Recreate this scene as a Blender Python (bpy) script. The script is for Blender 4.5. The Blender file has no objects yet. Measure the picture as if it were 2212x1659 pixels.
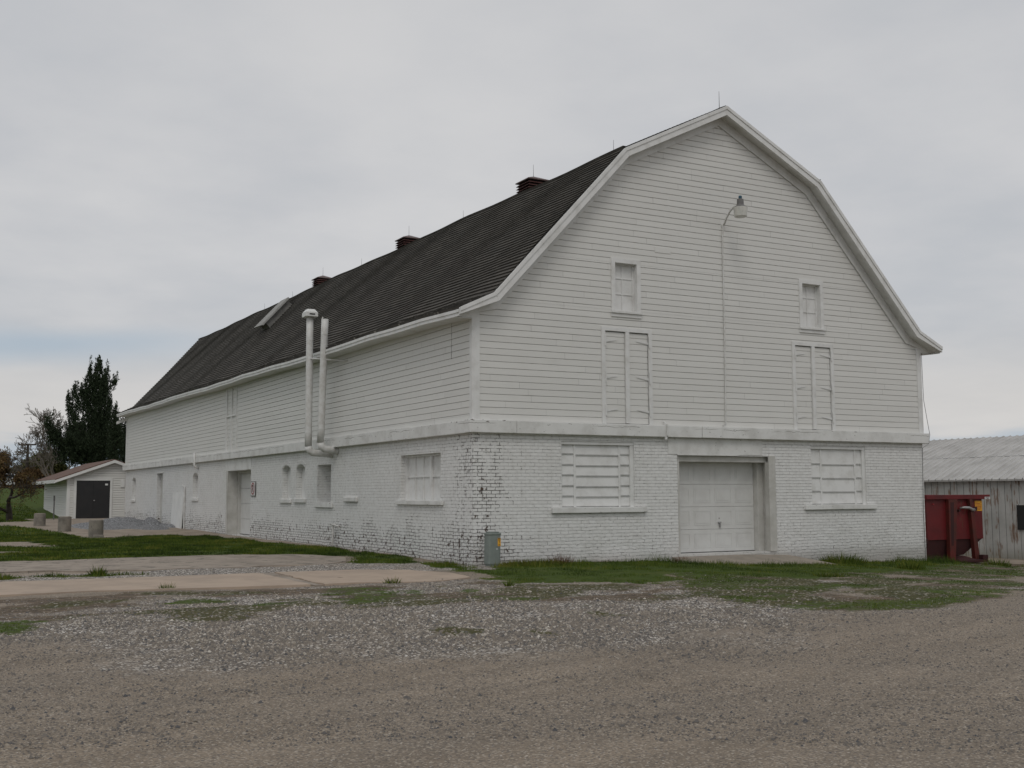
import bpy, math, random
import numpy as np
from mathutils import Vector, Matrix
rng = np.random.default_rng(7); random.seed(7)
sc = bpy.context.scene
COL = sc.collection
# ------------------------------------------------------------------ camera
F, CX, CY, CZ, YAW, PITCH, ROLL = 2445.4732, -10.7872, -21.5619, 1.7211, 0.4987, 0.0965, -0.0042
def cam_axes():
    cy, sy, cp, sp = math.cos(YAW), math.sin(YAW), math.cos(PITCH), math.sin(PITCH)
    fwd = Vector((sy*cp, cy*cp, sp)); right = Vector((cy, -sy, 0)); up = right.cross(fwd)
    c, s = math.cos(ROLL), math.sin(ROLL)
    return c*right+s*up, c*up-s*right, fwd
cd = bpy.data.cameras.new('camera'); cam = bpy.data.objects.new('camera', cd); COL.objects.link(cam)
r_, u_, f_ = cam_axes()
cam.matrix_world = Matrix(((r_.x, u_.x, -f_.x, CX), (r_.y, u_.y, -f_.y, CY), (r_.z, u_.z, -f_.z, CZ), (0, 0, 0, 1)))
cd.sensor_width = 36; cd.lens = F/2212*36; cd.clip_start = .1; cd.clip_end = 3000
sc.camera = cam
# ------------------------------------------------------------------ node helper
class NT:
    def __init__(s, tree): s.t = tree
    def n(s, typ, **kw):
        nd = s.t.nodes.new(typ)
        for k, v in kw.items():
            if k.startswith('i_'):
                k = k[2:]; k = int(k) if k.isdigit() else k
                s.set(nd.inputs[k], v)
            else: setattr(nd, k, v)
        return nd
    def set(s, inp, v):
        if isinstance(v, bpy.types.NodeSocket): s.t.links.new(v, inp)
        elif isinstance(v, (tuple, list)) and len(v) == 3 and inp.type == 'RGBA': inp.default_value = (*v, 1)
        else: inp.default_value = v
    def m(s, op, a, b=None, c=None, clamp=False):
        nd = s.n('ShaderNodeMath', operation=op, use_clamp=clamp); s.set(nd.inputs[0], a)
        if b is not None: s.set(nd.inputs[1], b)
        if c is not None: s.set(nd.inputs[2], c)
        return nd.outputs[0]
    def mix(s, f, a, b, mode='MIX'):
        nd = s.n('ShaderNodeMix', data_type='RGBA', blend_type=mode); s.set(nd.inputs[0], f); s.set(nd.inputs[6], a); s.set(nd.inputs[7], b)
        return nd.outputs[2]
    def noise(s, vec, scale, detail=4, rough=.55, out=0):
        nd = s.n('ShaderNodeTexNoise', i_Scale=scale, i_Detail=detail, i_Roughness=rough); s.set(nd.inputs['Vector'], vec); return nd.outputs[out]
    def sstep(s, v, lo, hi, a=0., b=1.):
        nd = s.n('ShaderNodeMapRange', interpolation_type='SMOOTHSTEP'); s.set(nd.inputs[0], v)
        for i, q in enumerate((lo, hi, a, b)): s.set(nd.inputs[i+1], q)
        return nd.outputs[0]
    def ramp(s, v, stops, interp='LINEAR'):
        nd = s.n('ShaderNodeValToRGB'); s.set(nd.inputs[0], v); cr = nd.color_ramp; cr.interpolation = interp
        while len(cr.elements) < len(stops): cr.elements.new(.5)
        for e, (p, c) in zip(cr.elements, stops): e.position = p; e.color = (*c, 1)
        return nd.outputs[0]
    def pos(s, sx=1, sy=1, sz=1):
        p = s.n('ShaderNodeNewGeometry').outputs['Position']
        if (sx, sy, sz) == (1, 1, 1): return p
        return s.n('ShaderNodeVectorMath', operation='MULTIPLY', i_0=p, i_1=(sx, sy, sz)).outputs[0]
    def xyz(s, v):
        o = s.n('ShaderNodeSeparateXYZ', i_0=v).outputs; return o[0], o[1], o[2]
    def comb(s, x, y, z): return s.n('ShaderNodeCombineXYZ', i_0=x, i_1=y, i_2=z).outputs[0]
    def bump(s, h, strength=.5, dist=.01, normal=None):
        nd = s.n('ShaderNodeBump', i_Strength=strength, i_Distance=dist, i_Height=h)
        if normal is not None: s.set(nd.inputs['Normal'], normal)
        return nd.outputs[0]
def mat(name, fn):
    m = bpy.data.materials.new(name); m.use_nodes = True; t = NT(m.node_tree); b = m.node_tree.nodes['Principled BSDF']
    r = fn(t) or {}
    for k, v in r.items(): t.set(b.inputs[k], v)
    return m
# ------------------------------------------------------------------ world: overcast daylight
w = bpy.data.worlds.new('World'); sc.world = w; w.use_nodes = True
t = NT(w.node_tree); w.node_tree.nodes.clear()
SUN_EL, SUN_AZ = math.radians(50), math.radians(212)      # azimuth clockwise from +Y
sky = t.n('ShaderNodeTexSky', sky_type='NISHITA', sun_disc=False, sun_elevation=SUN_EL, sun_rotation=SUN_AZ, dust_density=2.)
bsky = t.n('ShaderNodeBackground', i_0=sky.outputs[0], i_1=.1)
dirv = t.n('ShaderNodeTexCoord').outputs['Generated']
dx, dy, dz = t.xyz(dirv)
zz = t.m('MAXIMUM', dz, .0)
den = t.m('ADD', zz, .16)
cv = t.comb(t.m('DIVIDE', dx, den), t.m('DIVIDE', dy, den), t.m('MULTIPLY', dz, 1.2))
n1 = t.noise(cv, 1.3, 6, .5); n2 = t.noise(cv, 3.6, 5, .55); n3 = t.noise(cv, .55, 3, .5)
cl = t.m('ADD', t.m('ADD', t.m('MULTIPLY', n1, .45), t.m('MULTIPLY', n2, .22)), t.m('MULTIPLY', n3, .33))
cc = t.ramp(t.sstep(cl, .31, .69), [(0, (.50, .52, .55)), (.5, (.585, .59, .605)), (1, (.67, .665, .665))])
top = t.sstep(dz, .18, .55)
cc = t.mix(t.m('MULTIPLY', top, .2), cc, (.47, .485, .51))
warm = t.sstep(t.m('ABSOLUTE', t.m('SUBTRACT', dz, .075)), .075, .0)
cc = t.mix(t.m('MULTIPLY', warm, .45), cc, (.70, .66, .62))
# blue breaks between the cloud layers low in the sky
bl = t.sstep(t.m('ADD', dz, t.m('MULTIPLY', t.m('SUBTRACT', n1, .5), .10)), .055, .03)
b2 = t.m('MULTIPLY', t.sstep(t.m('ABSOLUTE', t.m('SUBTRACT', t.m('ADD', dz, t.m('MULTIPLY', t.m('SUBTRACT', n3, .5), .12)), .118)), .03, .0), t.sstep(dx, .35, .1))
cov = t.m('SUBTRACT', 1., t.m('MAXIMUM', t.m('MULTIPLY', bl, .8), t.m('MULTIPLY', b2, .65)))
cc = t.mix(cov, (.36, .46, .56), cc)
bcl = t.n('ShaderNodeBackground', i_0=cc, i_1=1.0)
ms = t.n('ShaderNodeMixShader', i_0=.95, i_1=bsky.outputs[0], i_2=bcl.outputs[0])
t.n('ShaderNodeOutputWorld', i_0=ms.outputs[0])
sl = bpy.data.lights.new('sun', 'SUN'); sl.energy = .7; sl.angle = math.radians(25); sl.color = (1, .96, .9)
sun = bpy.data.objects.new('sun', sl); COL.objects.link(sun)
sd = Vector((math.sin(SUN_AZ)*math.cos(SUN_EL), math.cos(SUN_AZ)*math.cos(SUN_EL), math.sin(SUN_EL)))
sun.rotation_euler = (-sd).to_track_quat('-Z', 'Y').to_euler(); sun.location = (0, 0, 40)
sc.view_settings.view_transform = 'Standard'; sc.view_settings.look = 'None'
sc.view_settings.exposure = -.03; sc.view_settings.gamma = 1
sc.cycles.max_bounces = 5
# ------------------------------------------------------------------ noise / polygons in numpy
_tab = np.random.default_rng(3).random((256, 256))
def vnoise(x, y, s=1., oct=3):
    o = 0; a = 1; tot = 0
    for k in range(oct):
        X = x*s+17.3*k; Y = y*s+5.1*k; xi = np.floor(X).astype(int); yi = np.floor(Y).astype(int); fx = X-xi; fy = Y-yi
        fx = fx*fx*(3-2*fx); fy = fy*fy*(3-2*fy)
        g = lambda a_, b_: _tab[a_ & 255, b_ & 255]
        v = (g(xi, yi)*(1-fx)+g(xi+1, yi)*fx)*(1-fy)+(g(xi, yi+1)*(1-fx)+g(xi+1, yi+1)*fx)*fy
        o = o+a*v; tot += a; a *= .5; s *= 2.1
    return o/tot
def sdf(px, py, poly):
    P = np.array(poly, float); d = np.full(px.shape, 1e9); ins = np.zeros(px.shape, bool)
    for i in range(len(P)):
        ax, ay = P[i]; bx, by = P[(i+1) % len(P)]; ex, ey = bx-ax, by-ay; L = ex*ex+ey*ey+1e-12
        tt = np.clip(((px-ax)*ex+(py-ay)*ey)/L, 0, 1); d = np.minimum(d, np.hypot(px-ax-tt*ex, py-ay-tt*ey))
        c = (ay > py) != (by > py)
        if by != ay: ins ^= c & (px < ex*(py-ay)/(by-ay)+ax)
    return np.where(ins, d, -d)
def mask(px, py, poly, wd=.2, amp=.5, ns=.9):
    q = sdf(px, py, poly)+(vnoise(px, py, ns, 4)-.5)*2*amp
    v = np.clip((q+wd)/(2*wd), 0, 1); return v*v*(3-2*v)
def T(x, y):
    x = np.asarray(x, float); y = np.asarray(y, float)
    a = np.interp(x, [-300, -12, 0, 3, 5, 9, 13.7, 15.5, 17, 22, 40, 300], [.25, .2, .22, .2, .15, .0, -.13, -.34, -.42, -.53, -.8, -1.5])
    b = np.interp(y, [-300, 0, 8, 20, 30, 41, 48, 60, 75, 90, 120, 400], [0, 0, .06, .05, .13, .22, .22, .8, 2.0, 2.2, 2.2, 2.2])
    return a+b*np.interp(x, [2, 20, 60], [1, .25, .25])+(vnoise(x, y, .6, 3)-.5)*.05
def Tz(x, y): return float(T(x, y))
LAWN = [(-30, 36), (-6.87, 34.92), (-6.49, 34.64), (-5.62, 31.17), (-5.21, 25.32), (-4.91, 18.85), (-4.06, 19.62), (-2.17, 20.9), (-0.91, 18.88), (-0.84, 14.92), (-0.58, 12.27), (-0.32, 8.6), (-.18, 7.4), (-.15, 5.72), (-0.41, 2.57), (-0.64, 0.91), (-0.8, 1.34), (-1.61, 1.53), (-2.0, 1.98), (-1.09, 4.4), (-2.58, 5.62), (-3.59, 6.27), (-5.1, 6.41), (-6.62, 6.06), (-8.64, 6.19), (-30, 6.4)]
BARE1 = [(-12, 18), (-7.77, 17.7), (-6.84, 17.65), (-6.36, 16.33), (-6.37, 14.35), (-7.25, 13.49), (-8.03, 14.24), (-12, 14.5)]
BARE2 = [(-12, 11.3), (-8.26, 11.19), (-7.69, 11.02), (-7.74, 10.09), (-8.35, 10.02), (-12, 10)]
TONGUE = [(-0.5, 1.2), (-0.1, 0.67), (-0.6, -1.0), (-0.5, -1.5), (-0.1, -1.3), (.7, -.5), (1.2, 0), (4.9, 0), (5.3, -.9), (4.6, -3.2), (2.8, -3.9), (1.7, -4.2), (1.4, -5.2), (0.3, -5.7), (-0.15, -5.2), (-0.8, -4.9), (-1.42, -4.6), (-1.45, -4.08), (-1.0, -2.26), (-0.93, -0.38)]
RGRASS = [(4.6, -.9), (9.0, -.9), (9.4, 0), (13.7, 0), (14.3, .3), (13.6, -.8), (12.29, -1.34), (11, -2.6), (9.0, -3.6), (7.5, -4.2), (6.4, -4.6), (4.9, -5.4), (3.6, -5.8), (2.8, -5.6), (2.9, -4.9), (2.3, -4.3), (3.6, -2.5)]
RMIX = [(1.91, -3.98), (6.5, -3.6), (10, -1.6), (15, .4), (17.5, 1.0), (15, -2.2), (8.3, -6.98), (5.5, -9.3), (3.91, -10.31), (2.61, -10.62), (1.05, -10.89), (-0.15, -10.93), (-0.7, -10.07), (-0.6, -8.96), (0.16, -6.82), (0.65, -5.72)]
DARKG = [(0.53, -6.98), (1.5, -7.0), (1.7, -8.2), (1.2, -9.6), (0.42, -10.51), (-0.13, -11.05), (-0.39, -10.02), (-0.15, -8.4)]
SPARSE = [(-30, -2.5), (-9.31, -2.66), (-7.92, -2.68), (-6.51, -3.09), (-4.69, -3.21), (-3.89, -3.11), (-2.97, -4.07), (-1.69, -3.62), (-1.31, -4.69), (-0.3, -5.4), (.9, -5.7), (0.6, -8.09), (-1.2, -8.6), (-3.04, -7.4), (-4.5, -7.3), (-5.42, -7.2), (-5.84, -6.7), (-7.06, -7.97), (-7.94, -7.65), (-8.28, -6.42), (-9.14, -7.31), (-9.69, -7.69), (-30, -8.5)]
GP = [[(-30, -5.9), (-9.58, -6.28), (-9.14, -6.44), (-9.16, -7.3), (-9.53, -7.79), (-30, -8.3)],
      [(-7.35, -5.0), (-6.73, -4.3), (-6.3, -5.18), (-7.08, -5.57)],
      [(-5.55, -9.9), (-5.1, -9.7), (-4.95, -10.2), (-5.2, -10.6), (-5.55, -10.48)],
      [(-4.64, -10.5), (-4.51, -10.4), (-4.3, -10.98), (-4.5, -11.2), (-4.69, -10.88)],
      [(-5.2, -5.5), (-4.34, -5.5), (-4.5, -6.5), (-5.23, -6.5)], [(-2.4, -5.2), (-1.6, -5.2), (-1.7, -6.2), (-2.5, -6)], [(-3.1, -9.2), (-2.7, -9.2), (-2.7, -9.9), (-3.2, -9.8)],
      [(-10.5, .8), (-8.2, 1.0), (-6.6, .9), (-6.8, 1.25), (-10.5, 1.5)]]
PALE = [(-30, -5.2), (-9.23, -5.2), (-8.26, -4.8), (-7.0, -3.6), (-4.75, -3.0), (-3.03, -3.6), (-1.4, -3.6), (-.6, -5.4), (1.6, -6.2), (1.8, -8.2), (1.0, -10.7), (-0.8, -11.0), (-1.7, -11.9), (-2.9, -12.0), (-3.69, -11.99), (-4.75, -12.08), (-5.85, -11.82), (-6.98, -11.4), (-7.91, -11.1), (-8.47, -10.29), (-9.04, -9.15), (-9.76, -8.73), (-30, -9.5)]
DIRTPAD = [(-30, 36), (-6.68, 37.71), (-6.16, 39.03), (-3.19, 44.5), (1.5, 46), (1.6, 10), (-0.25, 10), (-0.8, 15.07), (-1.2, 20.65), (-4.05, 19.68), (-4.91, 18.89), (-5.24, 25.07), (-5.64, 30.94), (-6.93, 34.13), (-30, 35)]
GRAVB = [(-30, 2.2), (-6, 2.0), (-2.7, 1.9), (-1.0, 1.7), (.2, 1.6), (.2, -1.6), (-1.9, -.8), (-4, .0), (-30, .2)]
BACKP = [(-30, 6.3), (-5.1, 6.3), (-3.25, 6.1), (-1.6, 5.2), (-1.9, 2.5), (-2.9, 1.8), (-4.5, 1.65), (-30, 1.9)]
def grass_amt(x, y):
    g = mask(x, y, LAWN, .25, .5, .7)
    g = g*(1-.9*mask(x, y, BARE1, .4, .9, .6))*(1-.85*mask(x, y, BARE2, .3, .6, .8))
    g = np.maximum(g, mask(x, y, TONGUE, .3, .65, 1.3)); g = np.maximum(g, mask(x, y, RGRASS, .45, 1.0, 1.0))
    rm = mask(x, y, RMIX, .4, .6, .7); g = np.maximum(g, rm*np.clip((vnoise(x, y*1.3, .9, 4)-.40)*4.5, 0, .6))
    sp = mask(x, y, SPARSE, .3, .5, .8); g = np.maximum(g, sp*np.clip((vnoise(x+40, y, .7, 4)-.60)*6, 0, .6))
    for q in (GP[0], GP[1], GP[4], GP[7]): g = np.maximum(g, .62*mask(x, y, q, .2, .35, 2.))
    far = np.clip((y-37.5)/1.5, 0, 1)*np.clip((1-(np.abs(x+22)-18)), 0, 1)
    far = np.maximum(np.clip((y-46)/2, 0, 1), np.clip((y-(39+.5*(x+6)))/1, 0, 1)*(x < -4.5))
    g = np.maximum(g, far); g = np.maximum(g, np.clip((x-24)/3, 0, 1)*np.clip((y+2)/3, 0, 1)); g = np.maximum(g, np.clip((-x-26)/6, 0, 1)*np.clip((y+4)/6, 0, 1))
    return g
def dirt_amt(x, y):
    return np.maximum(mask(x, y, SPARSE, .3, .5, .8)*np.clip((vnoise(x*.8+9, y*1.6, .9, 4)-.38)*5, 0, .8), mask(x, y, RMIX, .4, .6, .7)*np.clip((vnoise(x+90, y*1.4+9, .8, 4)-.30)*4, 0, .85))
def moss_amt(x, y):
    m = np.maximum(mask(x, y, RMIX, .4, .6, .7)*np.clip((vnoise(x+33, y*1.5, .9, 4)-.26)*4.5, 0, .95), mask(x, y, SPARSE, .3, .5, .8)*np.clip((vnoise(x*.8+71, y*1.6, .8, 4)-.45)*5, 0, .8))
    for q in GP: m = np.maximum(m, .8*mask(x, y, q, .15, .25, 2.))
    return np.maximum(m, .55*np.clip((vnoise(x*1.2+7, y*2+3, .8, 4)-.66)*9, 0, 1)*mask(x, y, PALE, .5, .9, .8))
# ------------------------------------------------------------------ materials
def stone_pat(t, p, sc_, stops):
    v = t.n('ShaderNodeTexVoronoi', i_Vector=p, i_Scale=sc_, i_Randomness=1.)
    cx = t.n('ShaderNodeSeparateColor', i_0=v.outputs['Color']).outputs
    return t.ramp(cx[0], stops, 'LINEAR'), v.outputs['Distance'], cx[1]
def f_ground(t):
    p = t.pos(); a = t.n('ShaderNodeAttribute', attribute_name='zone'); s3 = t.n('ShaderNodeSeparateColor', i_0=a.outputs['Color']).outputs
    a2 = t.n('ShaderNodeAttribute', attribute_name='zone2'); q3 = t.n('ShaderNodeSeparateColor', i_0=a2.outputs['Color']).outputs
    nf = t.noise(p, 7., 6, .75); nm = t.noise(p, 1.6, 4, .6); nh = t.noise(p, 55., 3, .7); nl = t.noise(t.pos(.5, 1.0, 1), .35, 4, .6)
    # compacted road: tan fines with scattered stones, wheel-worn streaks
    streak = t.noise(t.comb(t.m('MULTIPLY', t.m('ADD', t.xyz(p)[0], t.m('MULTIPLY', t.xyz(p)[1], .35)), .16), t.m('MULTIPLY', t.m('SUBTRACT', t.xyz(p)[1], t.m('MULTIPLY', t.xyz(p)[0], .30)), 1.3), 0), 1.6, 5, .6)
    road = t.mix(t.sstep(streak, .34, .68), (.22, .178, .134), (.335, .272, .206))
    road = t.mix(t.m('MULTIPLY', t.sstep(nl, .4, .65), .5), road, (.225, .195, .162))
    road = t.mix(t.m('MULTIPLY', t.sstep(nh, .3, .7), .55), road, (.14, .115, .09))
    sc1, d1, r1 = stone_pat(t, p, 48, [(0, (.06, .066, .078)), (.3, (.13, .125, .12)), (.6, (.23, .20, .17)), (.85, (.37, .33, .29)), (1, (.55, .51, .46))])
    stonem = t.m('MULTIPLY', t.sstep(t.m('ADD', r1, t.m('MULTIPLY', t.m('SUBTRACT', nm, .5), 1.0)), .55, .66), t.sstep(d1, .42, .30))
    road = t.mix(stonem, road, sc1)
    scf, df, rf_ = stone_pat(t, p, 72, [(0, (.065, .063, .066)), (.3, (.15, .13, .105)), (.65, (.27, .22, .168)), (1, (.48, .43, .36))])
    road = t.mix(t.m('MULTIPLY', t.sstep(t.m('ADD', rf_, t.m('MULTIPLY', t.m('SUBTRACT', nm, .5), .6)), .35, .5), .60), road, scf)
    # loose pale gravel
    sc2, d2, r2 = stone_pat(t, p, 32, [(0, (.05, .052, .058)), (.22, (.19, .185, .18)), (.5, (.50, .455, .40)), (.8, (.74, .69, .62)), (1, (.92, .89, .83))])
    grav = t.mix(t.sstep(d2, .36, .60), sc2, (.115, .10, .088))
    grav = t.mix(t.m('MULTIPLY', t.sstep(nm, .46, .7), .45), grav, (.25, .205, .155))
    c = t.mix(t.sstep(t.m('ADD', s3[1], t.m('MULTIPLY', t.m('SUBTRACT', nf, .5), 1.3)), .18, .82), road, grav)
    # dirt
    dirt = t.mix(t.sstep(nf, .35, .65), (.065, .050, .036), (.17, .13, .092)); dirt = t.mix(t.m('MULTIPLY', t.sstep(r2, .80, .88), t.sstep(d2, .4, .25)), dirt, sc2)
    c = t.mix(t.sstep(t.m('ADD', s3[2], t.m('MULTIPLY', t.m('SUBTRACT', nf, .5), 1.3)), .42, .68), c, dirt)
    dg = t.mix(t.sstep(r2, .8, .9), (.05, .05, .055), (.3, .3, .3))
    c = t.mix(t.sstep(t.m('ADD', q3[0], t.m('MULTIPLY', t.m('SUBTRACT', nf, .5), 1.4)), .5, .7), c, dg)
    pad = t.mix(t.sstep(nm, .35, .65), (.26, .215, .17), (.37, .31, .25)); pad = t.mix(t.m('MULTIPLY', nh, .4), pad, (.16, .135, .11))
    c = t.mix(t.sstep(t.m('ADD', q3[1], t.m('MULTIPLY', t.m('SUBTRACT', nf, .5), 1.1)), .45, .6), c, pad)
    moss = t.mix(t.sstep(nf, .35, .65), (.038, .045, .013), (.095, .082, .036)); moss = t.mix(t.m('MULTIPLY', t.sstep(r2, .86, .92), .6), moss, sc2)
    c = t.mix(t.sstep(t.m('ADD', q3[2], t.m('MULTIPLY', t.m('SUBTRACT', nf, .5), 1.7)), .38, .74), c, moss)
    # turf
    gr = t.mix(t.sstep(nf, .3, .7), (.035, .058, .006), (.075, .115, .012)); gr = t.mix(t.m('MULTIPLY', t.sstep(nm, .5, .75), .55), gr, (.11, .115, .03))
    gr = t.mix(t.m('MULTIPLY', nh, .5), gr, (.03, .045, .010))
    c = t.mix(t.sstep(t.m('ADD', s3[0], t.m('MULTIPLY', t.m('SUBTRACT', nf, .5), 1.9)), .35, .75), c, gr)
    hgt = t.m('ADD', t.m('MULTIPLY', t.m('SUBTRACT', .6, d2), .6), t.m('MULTIPLY', nh, .5))
    return {'Base Color': c, 'Roughness': .95, 'Specular IOR Level': .2, 'Normal': t.bump(hgt, .55, .012)}
M = {}
M['ground'] = mat('ground', f_ground)
def f_siding(t):
    p = t.pos(); v = t.n('ShaderNodeAttribute', attribute_name='var').outputs['Fac']
    st = t.noise(t.pos(1.2, 1.2, 14), 1.4, 5, .6); bl = t.noise(p, .5, 4, .6); fine = t.noise(t.pos(8, 8, 60), 1.5, 3)
    c = t.mix(v, (.655, .65, .62), (.69, .685, .655))
    c = t.mix(t.m('MULTIPLY', t.sstep(st, .52, .75), .25), c, (.52, .51, .48)); c = t.mix(t.m('MULTIPLY', t.sstep(bl, .45, .7), .2), c, (.60, .59, .56))
    chip = t.m('MULTIPLY', t.sstep(t.noise(t.pos(6, 6, 30), 1., 4, .7), .70, .73), t.sstep(bl, .5, .6))
    c = t.mix(chip, c, (.30, .27, .23))
    return {'Base Color': c, 'Roughness': .55, 'Normal': t.bump(fine, .25, .004)}
M['siding'] = mat('white_siding', f_siding)
def f_white(t):
    p = t.pos(); n = t.noise(p, 3., 5, .65); f = t.noise(p, 40., 3)
    c = t.mix(t.sstep(n, .4, .75), (.71, .71, .695), (.58, .575, .55))
    return {'Base Color': c, 'Roughness': .5, 'Normal': t.bump(f, .1, .003)}
M['white'] = mat('white_trim', f_white)
def f_belt(t):
    p = t.pos(); x, y, z = t.xyz(p); n = t.noise(p, 2., 5, .6); f = t.noise(p, 25., 4, .7)
    c = t.mix(t.sstep(n, .4, .7), (.70, .70, .68), (.57, .565, .54))
    u = t.m('ADD', x, y)
    wob = t.noise(t.comb(t.m('MULTIPLY', u, 1.1), 0, 0), 1.5, 4, .7)
    crack = t.m('MULTIPLY', t.sstep(t.m('ABSOLUTE', t.m('SUBTRACT', t.m('ADD', z, t.m('MULTIPLY', wob, .16)), 3.3)), .006, .002), t.sstep(t.noise(t.comb(u, 3, 0), .6, 2), .5, .56))
    corner = t.sstep(t.m('ADD', t.m('ABSOLUTE', x), t.m('ABSOLUTE', y)), 1.6, .3)
    topz = t.sstep(z, 3.2, 3.29)
    chips = t.sstep(t.m('ADD', t.noise(t.pos(6, 6, 14), 1.5, 4, .7), t.m('MULTIPLY', t.m('MULTIPLY', corner, topz), .10)), .655, .68)
    c = t.mix(t.m('MAXIMUM', crack, chips), c, (.11, .095, .08))
    return {'Base Color': c, 'Roughness': .7, 'Normal': t.bump(f, .35, .006)}
M['belt'] = mat('white_painted_concrete', f_belt)
def f_brick(t):
    p = t.pos(); x, y, z = t.xyz(p); u = t.m('ADD', x, y)
    wob = t.noise(p, 2.5, 3, .6, 1); wx, wy, wz = t.xyz(wob)
    low = t.sstep(t.m('ADD', z, t.m('MULTIPLY', t.m('SUBTRACT', t.noise(p, .9, 3), .5), 1.2)), 1.45, .35)
    amp = t.m('ADD', .022, t.m('MULTIPLY', low, .06))
    uz = t.m('ADD', z, t.m('MULTIPLY', t.m('SUBTRACT', wx, .5), amp)); uu = t.m('ADD', u, t.m('MULTIPLY', t.m('SUBTRACT', wy, .5), .08))
    br = t.n('ShaderNodeTexBrick', i_Vector=t.comb(uu, uz, 0), i_Scale=1., offset=.5)
    t.set(br.inputs['Mortar Size'], .0065); t.set(br.inputs['Mortar Smooth'], .35); t.set(br.inputs['Brick Width'], .215); t.set(br.inputs['Row Height'], .0745)
    t.set(br.inputs['Color1'], (.35, .35, .35)); t.set(br.inputs['Color2'], (1, 1, 1)); t.set(br.inputs['Mortar'], (0, 0, 0)); t.set(br.inputs['Bias'], 0.)
    mort = br.outputs['Fac']; bv = br.outputs['Color']
    n1 = t.noise(p, 1.1, 4, .6); n2 = t.noise(p, 7., 5, .7); n3 = t.noise(p, 28., 4, .7)
    paint = t.mix(t.sstep(n2, .35, .7), (.76, .76, .745), (.66, .655, .635))
    paint = t.mix(t.m('MULTIPLY', t.sstep(n1, .45, .7), .3), paint, (.58, .57, .54))
    # worn joints: thin dark lines where the paint has opened
    jn = t.noise(t.pos(1, 1, 1.6), 9., 4, .7); jw = t.m('ADD', .05, t.m('MULTIPLY', t.sstep(jn, .49, .64), t.m('ADD', .45, t.m('ADD', t.m('MULTIPLY', t.sstep(n1, .42, .65), .3), t.m('MULTIPLY', low, .5)))))
    paint = t.mix(t.m('MULTIPLY', mort, t.m('MINIMUM', jw, .85)), paint, (.19, .18, .165))
    # paint loss: strongest round the near corner and along the foot of the long side wall
    r = t.m('ADD', t.m('MULTIPLY', x, 1.0), t.m('MULTIPLY', y, 1.0))
    cdist = t.m('ABSOLUTE', t.m('SUBTRACT', r, .12)); corner = t.m('MULTIPLY', t.m('MULTIPLY', t.sstep(cdist, 1.5, .05), t.sstep(t.noise(t.pos(1, 1, .7), 2.1, 3, .6), .36, .60, .35, 1.15)), t.sstep(z, 3.3, 2.0, .8, 1.))
    side = t.sstep(x, .6, .3)
    foot = t.m('MULTIPLY', t.m('MULTIPLY', t.sstep(t.m('SUBTRACT', z, t.m('MULTIPLY', t.m('SUBTRACT', n1, .5), 1.6)), 1.3, .35), side), t.sstep(t.noise(t.comb(u, 0, 0), .22, 2), .35, .55, .45, 1.))
    mm = t.m('ADD', t.m('ADD', t.m('MULTIPLY', corner, .10), t.m('MULTIPLY', foot, .145)), t.m('MULTIPLY', low, .03))
    mm = t.m('MINIMUM', mm, .135)
    f1 = t.sstep(t.m('ADD', n2, t.m('ADD', mm, t.m('MULTIPLY', mort, t.m('MULTIPLY', mm, 2.1)))), .69, .725)
    rawb = t.mix(n3, (.045, .034, .028), (.13, .08, .06)); raw = t.mix(mort, rawb, (.06, .052, .045))
    spk = t.sstep(t.m('ADD', t.noise(t.pos(1, 1, 1.4), 22., 3, .6), t.m('ADD', t.m('MULTIPLY', corner, .09), t.m('MULTIPLY', foot, .06))), .71, .74)
    c = t.mix(t.m('MAXIMUM', f1, t.m('MULTIPLY', spk, .8)), paint, raw)
    c = t.mix(t.m('MULTIPLY', t.sstep(t.m('ADD', z, t.m('MULTIPLY', n2, .35)), .62, .25), .45), c, (.20, .175, .14))
    h = t.m('ADD', t.m('MULTIPLY', t.m('SUBTRACT', 1., mort), t.m('SUBTRACT', 1.2, t.m('MULTIPLY', low, .1))), t.m('ADD', t.m('MULTIPLY', n2, t.m('ADD', .9, t.m('MULTIPLY', low, 3.0))), t.m('MULTIPLY', t.n('ShaderNodeSeparateColor', i_0=bv).outputs[0], .7)))
    h = t.m('SUBTRACT', h, t.m('MULTIPLY', f1, .6))
    return {'Base Color': c, 'Roughness': .75, 'Normal': t.bump(h, .95, .011)}
M['brick'] = mat('painted_brick', f_brick)
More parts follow.
